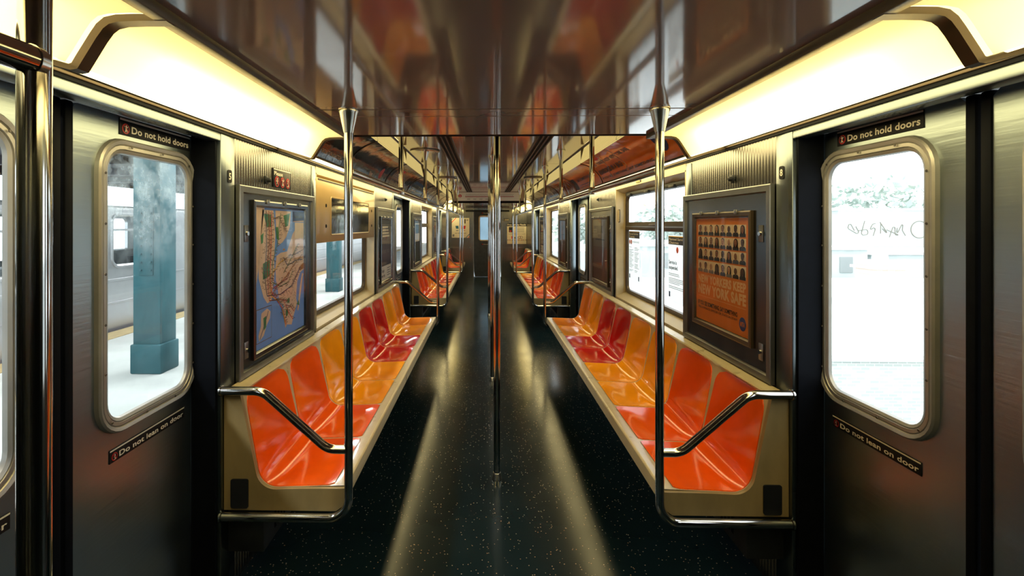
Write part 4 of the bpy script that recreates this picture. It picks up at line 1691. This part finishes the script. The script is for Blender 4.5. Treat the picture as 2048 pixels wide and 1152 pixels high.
p.text('TELL A POLICE OFFICER OR STATION STAFF', 0.05, 0.115, 0.028, 'black_ink', 0.01, width=0.76)
p.disc(0.895, 0.105, 0.055, 'blue_ink', 1, 24, 0.058)
p.text('MTA', 0.897, 0.085, 0.055, 'orange_poster', 0.03, width=0.075, align='c', lay=2)
p.build('lettering', o)

# --- the other cases
M['poster_dark'] = pm('poster_dark_blue', rgb(26, 36, 58), 0.4, 0, 0.15, 5.0)
M['poster_grey'] = pm('poster_grey', rgb(120, 114, 102), 0.45, 0, 0.08, 6.0)
M['poster_green'] = pm('poster_dark_green', rgb(30, 58, 44), 0.4, 0, 0.2, 4.0)
M['poster_brown'] = pm('poster_brown', rgb(92, 64, 54), 0.35, 0, 0.15, 4.0)


def case_with_poster(s, key, near, m, clabel, plabel, draw):
    y0, y1 = SIDE[s][key]
    ya, yb = (y0 + 0.065, y1 - 0.09) if near else (y0 + 0.06, y1 - 0.02)
    if not near:
        yb = min(yb, 5.455 if y1 < 6 else 10.39)
    display_case(s, ya, yb, 0.812, 1.612, ya + 0.18, yb - 0.16, 0.90, 1.50, clabel)
    o, fn = sheet(s, ya + 0.182, yb - 0.162, 0.902, 1.498, m, 'poster', plabel, 'poster')
    p = Print(fn)
    draw(p, yb - ya - 0.344, 0.596)
    p.build('print', o)


def d_words(p, w, h):
    rr_ = random.Random(5)
    for k in range(4):
        p.rect(w * 0.15, w * (0.15 + rr_.uniform(0.3, 0.7)), h * (0.86 - 0.05 * k), h * (0.89 - 0.05 * k), 'white_ink')
    p.text('missing', w * 0.08, h * 0.60, 0.075, 'grey_ink', 0.03, width=w * 0.75)
    p.text('when you', w * 0.08, h * 0.44, 0.075, 'grey_ink', 0.03, width=w * 0.75)
    p.rect(0, w, 0, h * 0.23, 'paper')
    p.text('Tonight', w * 0.06, h * 0.13, 0.04, 'black_ink', 0.03, lay=2)
    p.text('every day', w * 0.06, h * 0.05, 0.04, 'black_ink', 0.03, lay=2)
    for k in range(4):
        p.rect(w * 0.58, w * 0.92, h * (0.05 + 0.04 * k), h * (0.064 + 0.04 * k), 'grey_ink', 2)


def d_grey(p, w, h):
    p.rect(0, w, 0, h * 0.55, 'poster_brown')
    for k in range(4):
        p.rect(w * (0.3 + 0.1 * k), w * (0.37 + 0.1 * k), h * 0.78, h * 0.90, 'black_ink')
    p.rect(w * 0.2, w * 0.8, h * 0.66, h * 0.68, 'black_ink')


def d_green(p, w, h):
    p.rect(w * 0.1, w * 0.9, h * 0.5, h * 0.95, 'paper')
    p.rect(w * 0.15, w * 0.85, h * 0.7, h * 0.92, 'teal_ink', 2)


case_with_poster(-1, 'panel2', False, 'poster_dark', 'second display case on the platform side, beside the middle doors', 'dark blue poster with pale words above a white foot', d_words)
case_with_poster(1, 'panel2', False, 'poster_grey', 'second display case on the daylight side, beside the middle doors', 'dim grey and brown poster beside the middle daylight-side doors', d_grey)
case_with_poster(-1, 'panel3', True, 'poster_green', 'third display case on the platform side, past the middle doors', 'dark green poster with a pale upper half', d_green)
case_with_poster(1, 'panel3', True, 'poster_brown', 'third display case on the daylight side, past the middle doors', 'brown poster in the narrow far case on the daylight side', d_grey)
case_with_poster(-1, 'panel4', False, 'poster_grey', 'fourth display case on the platform side, beyond the far window', 'small far grey poster beyond the far platform-side window', d_grey)
case_with_poster(1, 'panel4', False, 'poster_dark', 'fourth display case on the daylight side, beyond the far window', 'small far dark poster beyond the far daylight-side window', d_words)


# plates and bolts above the near cases
def cap_bolt(s, y, z, label):
    b = MB()
    n = 14
    rings = [(0.020, WX - 0.0035), (0.020, WX - 0.008), (0.012, WX - 0.010), (0.011, WX - 0.022), (0.006, WX - 0.026)]
    b.loft([[(s * x, y + r * math.cos(2 * PI * k / n), z + r * math.sin(2 * PI * k / n)) for k in range(n)] for r, x in rings], 'dark', True, True, True)
    tag(b.build('bolt'), label, 'bolt', 'panel bolts')


cap_bolt(-1, 2.285, 1.655, 'dark round bolt on the fluted panel above the map case')
cap_bolt(1, 2.335, 1.660, 'dark round bolt on the fluted panel above the portrait poster case')
cap_bolt(-1, 5.02, 1.70, 'dark bolt above the dark blue poster case')
cap_bolt(1, 5.05, 1.70, 'dark bolt above the grey and brown poster case')

# Please sign
b = MB()
b.box(-WX, -WX + 0.004, 2.362, 2.575, 1.630, 1.722, 'sign_black', 0.001)
o = tag(b.build('courtesy_sign'), 'small black Please sign with three red prohibition icons above the map', 'sign')
fn = wall_fn(-1, WX - 0.004, 2.362, 1.630)
p = Print(fn)
p.rect(0.002, 0.211, 0.084, 0.089, 'white_ink')
p.text('Please', 0.008, 0.058, 0.027, 'white_ink', 0.02, width=0.10)
p.build('lettering', o)
p = Print(fn)
for k in range(3):
    no_icon(p, 0.040 + 0.066 * k, 0.028, 0.026, (2, 0, 1)[k])
p.build('pictograms', o)

# cream equipment cover over the upper half of the left window
y0, y1 = SIDE[-1]['rec1']
o = thing('equipment_cover', (-WX, (y0 + y1) / 2, 1.336), 'cream equipment cover with a dark glass screen above the platform-side window', 'cover')
b = MB()
xa, xb = -WX - 0.060, -WX + 0.004
b.box(xa, xb, y0 + 0.006, y1 - 0.006, 1.336, 1.736, 'panelbox', 0.006)
b.build('body', o)
b = MB()
b.box(xb, xb + 0.004, y0 + 0.03, y1 - 0.05, 1.722, 1.730, 'dark')
b.build('hinge', o)
b = MB()
pl = rr(3.775, 1.505, 1.05, 0.236, 0.012, 3)
b.loft([[(xb, *q) for q in pl], [(xb + 0.003, *q) for q in pl]], 'screen', True, True, True)
b.build('screen', o)
b = MB()
def Lp(d, x):
    return [(x, *q) for q in rr(3.775, 1.505, 1.05 + d, 0.236 + d, 0.012 + d / 2, 3)]
b.loft([Lp(0.02, xb), Lp(0.016, xb + 0.005), Lp(0.004, xb + 0.005), Lp(0.0, xb + 0.003)], 'panelbox')
b.build('bezel', o)
for yy, zz in ((3.15, 1.57), (3.15, 1.44), (4.42, 1.57), (4.42, 1.44)):
    b = MB()
    b.loft([[(xb, yy + 0.012 * math.cos(2 * PI * k / 12), zz + 0.012 * math.sin(2 * PI * k / 12)) for k in range(12)],
            [(xb + 0.003, yy + 0.010 * math.cos(2 * PI * k / 12), zz + 0.010 * math.sin(2 * PI * k / 12)) for k in range(12)]], 'black', True, True, True)
    b.build('bolt', o)


# service notices on the right window
def notice(s, y_left, z0, w, h, two, label):
    X = GX - 0.001
    b = MB()
    b.face([(s * (X + 0.002), y_left, z0), (s * (X + 0.002), y_left - s * w, z0), (s * (X + 0.002), y_left - s * w, z0 + h), (s * (X + 0.002), y_left, z0 + h)], 'thin_paper')
    o = tag(b.build('service_notice'), label, 'notice', 'service notices on the window')
    p = Print(wall_fn(s, X + 0.002, y_left, z0))
    p.rect(0.004, w - 0.004, h - 0.012, h - 0.006, 'yellow_ink')
    p.rect(0.004, w - 0.004, h - 0.062, h - 0.012, 'black_ink')
    p.text('Planned Service', 0.012, h - 0.034, 0.022, 'white_ink', 0.02, width=w * 0.82, lay=2)
    p.text('Changes', 0.012, h - 0.056, 0.022, 'white_ink', 0.02, width=w * 0.5, lay=2)
    cs = ((0.028, '2'), (0.074, '3')) if two else ((w / 2 - 0.01, '3'),)
    for u, ch in cs:
        p.disc(u, h - 0.095, 0.020, 'orange_red', 1)
        p.text(ch, u, h - 0.107, 0.034, 'white_ink', 0.02, align='c', lay=2)
    if two:
        p.text('WEEKEND', 0.10, h - 0.100, 0.020, 'black_ink', 0.0, width=w - 0.115)
        cols = ((0.012, w * 0.47), (w * 0.54, w - 0.012))
    else:
        p.text('Service is', 0.012, h - 0.190, 0.034, 'black_ink', 0.03)
        p.text('suspended.', 0.012, h - 0.224, 0.034, 'black_ink', 0.03)
        cols = ((0.012, w - 0.012),)
    z = h - (0.14 if two else 0.255)
    rn = random.Random(4)
    while z > 0.085:
        for a, c in cols:
            if rn.random() > 0.12:
                p.rect(a, a + (c - a) * rn.uniform(0.5, 1), z, z + 0.0032, 'grey_ink')
        z -= 0.0105
    p.rect(0.012, 0.036, 0.03, 0.065, 'blue_ink')
    p.rect(w - 0.04, w - 0.016, 0.025, 0.06, 'blue_ink')
    p.build('print', o)


notice(1, 4.315, 0.968, 0.30, 0.430, True, 'white planned service notice with two red circles on the far part of the window')
notice(1, 3.395, 0.940, 0.34, 0.440, False, 'white notice reading Service is suspended beside the portrait poster')
b = MB()
b.box(1.10, 1.105, 4.37, 4.398, 1.47, 1.58, 'black')
b.box(1.099, 1.1005, 4.373, 4.395, 1.475, 1.575, 'paper')
ob = tag(b.build('leaflet'), 'small leaflet tucked at the far corner of the daylight-side window', 'leaflet')
b = MB()
b.box(WX - 0.004, WX - 0.006, 3.70, 3.81, 1.763, 1.788, 'sign_black')
o = tag(b.build('sticker'), 'tiny black sticker on the cream strip above the daylight-side window', 'sticker')
p = Print(wall_fn(1, WX - 0.006, 3.81, 1.763))
for k in range(3):
    p.rect(0.006, 0.10 - 0.01 * k, 0.004 + 0.007 * k, 0.007 + 0.007 * k, 'yellow_ink')
p.build('print', o)

# ------------------------------------------------------------------ end wall posters and signs
b = MB()
b.box(-0.985, -0.500, YE - 0.008, YE - 0.001, 1.085, 1.632, 'paper', 0.001)
o = tag(b.build('poster'), 'cream poster with a big black 1 and striped corners on the end wall', 'poster')
p = Print(end_fn(YE - 0.008, -0.985, 1.085))
p.poly([(0, 0.44), (0.105, 0.547), (0.13, 0.547), (0, 0.41)], 'orange_red')
p.poly([(0, 0.50), (0.04, 0.547), (0.055, 0.547), (0, 0.485)], 'teal_ink')
p.poly([(0.485, 0.11), (0.38, 0.0), (0.40, 0.0), (0.485, 0.085)], 'teal_ink')
p.poly([(0.485, 0.05), (0.44, 0.0), (0.46, 0.0), (0.485, 0.025)], 'orange_red')
p.text('1', 0.35, 0.40, 0.155, 'black_ink', 0.05)
p.text('19', 0.40, 0.465, 0.055, 'black_ink', 0.04)
p.poly([(0.10, 0.33), (0.18, 0.33), (0.19, 0.25), (0.115, 0.25)], 'teal_ink')
p.poly([(0.31, 0.33), (0.385, 0.33), (0.37, 0.24), (0.325, 0.24)], 'red_ink')
p.poly([(0.235, 0.34), (0.295, 0.34), (0.285, 0.24), (0.245, 0.24)], 'pale_orange')
p.rect(0.12, 0.18, 0.19, 0.205, 'blue_ink')
p.rect(0.33, 0.37, 0.19, 0.205, 'red_ink')
p.text('ANY SIZE ALL YEAR', 0.09, 0.115, 0.03, 'black_ink', 0.02, width=0.31)
p.rect(0.02, 0.07, 0.03, 0.095, 'grey_ink')
p.build('print', o)

b = MB()
b.box(0.540, 1.072, YE - 0.008, YE - 0.001, 0.915, 1.482, 'paper', 0.001)
o = tag(b.build('poster'), 'cream Free Subway Reads poster with a dark title bar on the end wall', 'poster')
p = Print(end_fn(YE - 0.008, 0.540, 0.915))
p.rect(0.0, 0.532, 0.485, 0.567, 'black_ink')
p.text('Free Subway Reads', 0.015, 0.507, 0.065, 'white_ink', 0.03, width=0.50, lay=2)
p.rect(0.05, 0.16, 0.32, 0.465, 'cloth_a')
p.rect(0.07, 0.12, 0.34, 0.37, 'orange_red', 2)
for k in range(9):
    p.rect(0.24, 0.47, 0.455 - 0.017 * k, 0.460 - 0.017 * k, 'grey_ink')
p.rect(0.03, 0.50, 0.27, 0.278, 'grey_ink')
p.rect(0.12, 0.155, 0.14, 0.215, 'orange_red')
p.poly([(0.19, 0.15), (0.24, 0.15), (0.215, 0.195)], 'black_ink')
p.ring(0.34, 0.18, 0.04, 0.008, 'face_c')
p.ring(0.39, 0.18, 0.04, 0.008, 'face_c')
for k in range(17):
    p.rect(0.008 + 0.031 * k, 0.028 + 0.031 * k, 0.098, 0.118, ('black_ink', 'red_ink', 'cloth_b', 'yellow_ink')[k % 4 if k != 3 else 3])
p.build('print', o)

b = MB()
b.box(0.44, 0.60, YE - 0.005, YE - 0.001, 1.545, 1.615, 'sign_black', 0.001)
o = tag(b.build('car_number_plate'), 'dark plate with car number 1350 on the end wall', 'number plate')
p = Print(end_fn(YE - 0.005, 0.44, 1.545))
p.text('1350', 0.08, 0.012, 0.062, 'white_ink', 0.02, width=0.14, align='c')
p.build('numeral', o)
for z, t, lab in ((1.765, 'No smoking', 'tiny black strip sign over the end door window'), (0.905, 'Do not lean', 'tiny black strip sign under the end door window')):
    b = MB()
    b.box(-0.17, 0.19, YE + 0.010, YE + 0.014, z - 0.02, z + 0.02, 'sign_black')
    o = tag(b.build('door_sign'), lab, 'sign', 'end door strip signs')
    p = Print(end_fn(YE + 0.010, -0.17, z - 0.02))
    p.text(t, 0.06, 0.010, 0.03, 'white_ink', 0.02)
    p.disc(0.03, 0.02, 0.014, 'red_ink')
    p.build('lettering', o)

# route strip on the far bulkhead
b = MB()
b.box(-0.62, 0.62, BK2 - 0.007, BK2 - 0.001, LO + 0.035, HI - 0.006, 'paper')
o = tag(b.build('strip_map'), 'long pale line map with a red dotted route across the far bulkhead', 'map')
p = Print(end_fn(BK2 - 0.007, -0.62, LO + 0.035))
p.rect(0.16, 1.12, 0.076, 0.088, 'red_ink')
for k in range(31):
    x = 0.17 + 0.0305 * k
    p.disc(x, 0.082, 0.0055, 'black_ink', 2, 8)
    p.line([(x, 0.095), (x + 0.022, 0.135)], 0.004, 'face_c', 2)
p.disc(0.06, 0.095, 0.032, 'red_ink')
p.text('2', 0.06, 0.074, 0.055, 'white_ink', 0.02, align='c', lay=2)
for k in range(6):
    p.rect(0.2 + 0.12 * k, 0.26 + 0.12 * k, 0.03, 0.037, 'face_c')
p.build('print', o)

# ------------------------------------------------------------------ outside, platform side (left)
M['concrete'] = pm('platform_concrete', rgb(176, 182, 180), 0.85, 0, 0.18, 1.2, detail=9)
M['teal_paint'] = pm('teal_paint', rgb(14, 62, 70), 0.55, 0, 0.25, 2.0, (1, 1, 0.5), detail=9, col2=rgb(54, 110, 120))
M['canopy'] = pm('canopy_wood', rgb(52, 58, 66), 0.8, 0, 0.2, 2.0, (1, 0.2, 1))
M['train'] = pm('other_train_steel', (0.46, 0.47, 0.49), 0.32, 0.85, 0.08, 2.0, (1, 0.3, 1))
M['ballast'] = pm('track_bed', rgb(92, 86, 80), 0.95, 0, 0.3, 9.0)
M['safety'] = pm('yellow_edge', rgb(160, 144, 104), 0.8, 0, 0.15, 12.0)

b = MB()
b.box(-5.15, -1.42, -6, 40, -0.5, -0.02, 'concrete')
o = struct(b.build('platform'), 'grey concrete station platform')
b = MB()
b.box(-5.15, -4.85, -6, 40, -0.02, -0.012, 'safety')
b.build('safety_edge', o)
b = MB()
b.box(-12, -5.15, -6, 60, -1.3, -1.2, 'ballast')
struct(b.build('ground'), 'track bed beyond the platform')
b = MB()
b.box(-10.3, -1.75, -6, 40, 2.72, 2.86, 'canopy')
for k in range(23):
    b.box(-10.3, -1.75, -5 + k * 2.0, -4.85 + k * 2.0, 2.56, 2.72, 'canopy')
b.box(-10.4, -10.25, -6, 40, 2.50, 2.9, 'canopy')
struct(b.build('canopy'), 'dark platform canopy')


def column(y, label):
    o = thing('platform_column', (-3.40, y, -0.02), label, 'column', 'platform columns')
    b = MB()
    b.box(-3.535, -3.265, y, y + 0.26, -0.02, 2.72, 'teal_paint', 0.008)
    b.build('shaft', o)
    b = MB()
    b.box(-3.555, -3.245, y - 0.02, y + 0.28, -0.02, 0.27, 'teal_paint', 0.015)
    b.build('base', o)
    b = MB()
    b.box(-3.47, -3.33, y - 0.008, y, 0.95, 1.62, 'teal_paint', 0.003)
    for zz in [1.0 + 0.08 * k for k in range(8)]:
        for xx in (-3.45, -3.35):
            b.lathe(xx, y - 0.012, [(0.011, zz - 0.008), (0.011, zz + 0.008)], 'teal_paint', 8)
    b.build('splice_plate', o)


column(4.85, 'peeling teal steel column seen through the hazy door window')
column(10.85, 'teal steel column seen through the platform-side bench window')
column(16.85, 'farther teal platform column past the second one')


for k in range(7):  # unseen area lights added under the canopy to brighten the platform
    ld = bpy.data.lights.new('platform_fill', 'AREA')
    ld.shape = 'RECTANGLE'
    ld.size, ld.size_y = 0.25, 2.6
    ld.energy = 100.0
    ld.color = (1.0, 0.98, 0.95)
    lo_ = bpy.data.objects.new('platform_fill', ld)
    COL.objects.link(lo_)
    lo_.location = (-2.5 - 1.9 * (k % 2), 1.0 + 2.6 * k, 2.54)


def other_train():
    o = thing('train_car', (-6.4, 10, -1.2), 'steel subway car standing across the platform', 'train car')
    XN, XF = -5.25, -7.75
    b = MB()
    wins = []
    y = -2.0
    pitch = 2.35
    ofs = 7.50 - 0.5 * pitch
    ks = range(-3, 7)
    for k in ks:
        ya = ofs + k * pitch
        cy = ya + pitch / 2
        lp = rr(cy, 1.225, 1.30, 0.70, 0.10)
        plate_hole(b, lp, ya, ya + pitch, -1.0, 1.66, XN, XN - 0.06, 'train')
        plate_hole(b, lp, ya, ya + pitch, -1.0, 1.66, XF + 0.06, XF, 'train')
        wins.append(cy)
    ya, yb = ofs + ks[0] * pitch, ofs + (ks[-1] + 1) * pitch
    prof = [(XN, 1.66), (XN - 0.02, 1.69), (XN - 0.15, 1.72), (-6.5, 1.74), (XF + 0.15, 1.72), (XF + 0.02, 1.69), (XF, 1.66), (XF + 0.1, 1.64), (XN - 0.1, 1.64)]
    b.prism(prof, 'y', ya, yb, 'train')
    b.box(XN - 0.06, XF + 0.06, ya, yb, 0.0, 0.05, 'heater')
    b.build('body', o)
    for z in (0.66, 0.34):
        b = MB()
        b.box(XN + 0.012, XN, ya, yb, z, z + 0.03, 'train', 0.004)
        b.build('side_rib', o)
    for cy in wins:
        b = MB()
        def L(d, x):
            return [(x, *q) for q in rr(cy, 1.225, 1.30 + d, 0.70 + d, 0.10 + d / 2)]
        b.loft([L(0.08, XN), L(0.07, XN + 0.02), L(0.02, XN + 0.02), L(-0.02, XN + 0.005), L(-0.03, XN - 0.03)], 'train')
        b.box(XN + 0.01, XN - 0.02, cy - 0.64, cy + 0.64, 1.36, 1.39, 'train')
        f = b.build('window_frame', o)
        b = MB()
        b.face(L(-0.02, XN - 0.02), 'glass')
        b.build('pane', f)
    b = MB()
    for k in range(6):
        b.box(XN - 0.1, XN - 0.55, ya + 0.6 + k * 4.0, ya + 3.0 + k * 4.0, 0.05, 0.95, 'heater', 0.02)
        b.box(XF + 0.1, XF + 0.55, ya + 0.6 + k * 4.0, ya + 3.0 + k * 4.0, 0.05, 0.95, 'heater', 0.02)
    b.build('seats', o)


other_train()

# ------------------------------------------------------------------ outside, daylight side (right)
M['white_roof'] = pm('white_roof', (0.80, 0.82, 0.82), 0.9, 0, 0.06, 0.6)
M['pale_wall'] = pm('pale_wall', rgb(188, 196, 195), 0.9, 0, 0.08, 0.8)
M['foliage'] = pm('foliage', rgb(184, 198, 190), 0.9, 0, 0.3, 1.5, col2=rgb(206, 214, 208))
M['bark'] = pm('bark', rgb(90, 80, 70), 0.9, 0, 0.2, 4.0)
M['brick'] = brick_mat('grey_brick', rgb(170, 176, 172), rgb(188, 192, 186), rgb(214, 218, 214))
M['red_brick'] = brick_mat('red_brick', rgb(188, 174, 166), rgb(200, 186, 178), rgb(210, 200, 190), 0.6)
M['tar'] = pm('grey_roof', rgb(150, 156, 156), 0.9, 0, 0.1, 0.7)

b = MB()
b.box(1.6, 130, -20, 140, -6.2, -6.0, 'tar')
struct(b.build('ground'), 'pale street level far below the tracks')
b = MB()
b.box(7.5, 34, 12.6, 33.0, -6.0, -2.02, 'white_roof')
o = tag(b.build('building'), 'broad flat white roof below the daylight-side windows', 'building')
b = MB()
b.box(7.3, 34.2, 12.30, 12.58, -6.0, -1.86, 'brick')
o = tag(b.build('parapet_wall'), 'pale brick parapet wall in front of the white roof', 'wall')
b = MB()
b.box(7.25, 34.3, 12.25, 12.598, -1.86, -1.80, 'pale_wall')
b.build('coping', o)


def hatch(x, y, w, label):
    b = MB()
    b.prism([(x - w, -2.02), (x + w, -2.02), (x + w * 0.55, -1.72), (x - w * 0.55, -1.72)], 'y', y, y + 0.9, 'pale_wall')
    tag(b.build('skylight'), label, 'skylight', 'roof skylights')


hatch(14.3, 19.0, 0.55, 'low pale skylight on the white roof, nearer one')
hatch(15.6, 21.5, 0.6, 'low pale skylight on the white roof, farther one')


def chimney(x, y, w, z0, h, label):
    o = thing('chimney', (x, y, z0), label, 'chimney', 'rooftop chimneys')
    b = MB()
    b.box(x - w, x + w, y - w, y + w, z0, z0 + h, 'red_brick')
    b.build('stack', o)
    b = MB()
    b.box(x - w * 1.25, x + w * 1.25, y - w * 1.25, y + w * 1.25, z0 + h * 0.62, z0 + h * 0.74, 'red_brick')
    b.build('collar', o)
    b = MB()
    b.lathe(x, y, [(w * 0.5, z0 + h), (w * 0.42, z0 + h + 0.5)], 'orange_red' if False else 'red_brick', 12)
    b.build('pot', o)


chimney(24.0, 31.0, 0.85, -2.02, 1.3, 'wide brick chimney at the far edge of the white roof')


def building(x0, x1, y0, y1, z1, m, label, windows=0):
    b = MB()
    b.box(x0, x1, y0, y1, -6.0, z1, m)
    o = tag(b.build('building'), label, 'building', 'pale rooftops beyond the tracks')
    b = MB()
    b.box(x0 - 0.15, x1 + 0.15, y0 - 0.15, y1 + 0.15, z1, z1 + 0.18, 'white_roof')
    b.build('cornice', o)
    for k in range(windows):
        b = MB()
        xk = x0 + (x1 - x0) * (k + 0.5) / windows
        b.box(xk - 0.45, xk + 0.45, y0 - 0.05, y0, z1 - 1.6, z1 - 0.5, 'tar')
        b.build('window', o)
    return o


building(18.0, 27.0, 36.0, 44.0, -0.35, 'pale_wall', 'low pale row house behind the white roof', 3)
building(28.0, 40.0, 37.0, 45.0, -0.75, 'pale_wall', 'low pale flat house to the near side of the graffiti wall', 4)
building(10.0, 17.0, 38.0, 48.0, -0.2, 'pale_wall', 'pale house seen beyond the far seats window', 3)
go = building(31.5, 40.5, 45.4, 48.5, 2.7, 'pale_wall', 'taller pale wall with grey graffiti loops', 0)
b = MB()
rg = random.Random(9)
for k in range(6):
    x0 = 32.6 + k * 0.85
    b.tube(arc_path([(x0 + rg.uniform(-0.3, 1.0), 45.36, rg.uniform(0.3, 1.9)) for q in range(5)], 0.18, 5), 0.03, 'poster_grey', 6)
b.tube([(38.6 + 0.75 * math.cos(a), 45.36, 1.0 + 0.75 * math.sin(a)) for a in [2 * PI * k / 24 for k in range(25)]], 0.035, 'poster_grey', 6)
b.build('graffiti', go)


def tree(x, y, z, r, h, label, seed):
    rn = random.Random(seed)
    o = thing('tree', (x, y, -6.0), label, 'tree', 'trees beyond the rooftops')
    b = MB()
    b.tube([(x, y, -6.0), (x + 0.2, y, z - h * 0.4), (x, y, z)], [0.35, 0.25, 0.1], 'bark', 8)
    b.build('trunk', o)
    b = MB()
    k = b.mi('foliage')
    for i in range(900):
        u, v = rn.uniform(0, 2 * PI), rn.uniform(-1, 1)
        q = rn.uniform(0.55, 1.0)
        lump = 1 + 0.22 * math.sin(3 * u + seed) + 0.18 * math.sin(5 * v * 2 + seed * 2)
        rr_ = r * q * lump * math.sqrt(1 - v * v)
        c = Vector((x + rr_ * math.cos(u), y + rr_ * math.sin(u), z + h * q * v * lump * 0.8))
        sz = rn.uniform(0.25, 0.6)
        d1 = Vector((rn.uniform(-1, 1), rn.uniform(-1, 1), rn.uniform(-1, 1))).normalized()
        d2 = d1.cross(Vector((rn.uniform(-1, 1), rn.uniform(-1, 1), rn.uniform(-1, 1)))).normalized()
        vs = [b.bm.verts.new(c + d1 * sz * a + d2 * sz * e) for a, e in ((-1, 0), (0, -0.6), (1, 0), (0, 0.6))]
        f = b.bm.faces.new(vs)
        f.material_index = k
    b.build('crown', o)


tree(45.0, 58.0, 3.6, 5.0, 4.0, 'tall leafy tree behind the graffiti wall', 1)
tree(34.0, 60.0, 1.6, 4.6, 3.0, 'rounded tree on the far side of the graffiti wall', 2)
tree(56.0, 56.0, 4.4, 5.2, 4.2, 'leafy tree nearest the bright door frame edge', 3)
tree(23.5, 62.0, 1.6, 5.0, 3.2, 'pale tree seen above the far roofs through the bench window', 4)
tree(13.0, 64.0, 1.2, 4.6, 2.8, 'small pale tree past the far seats window', 5)
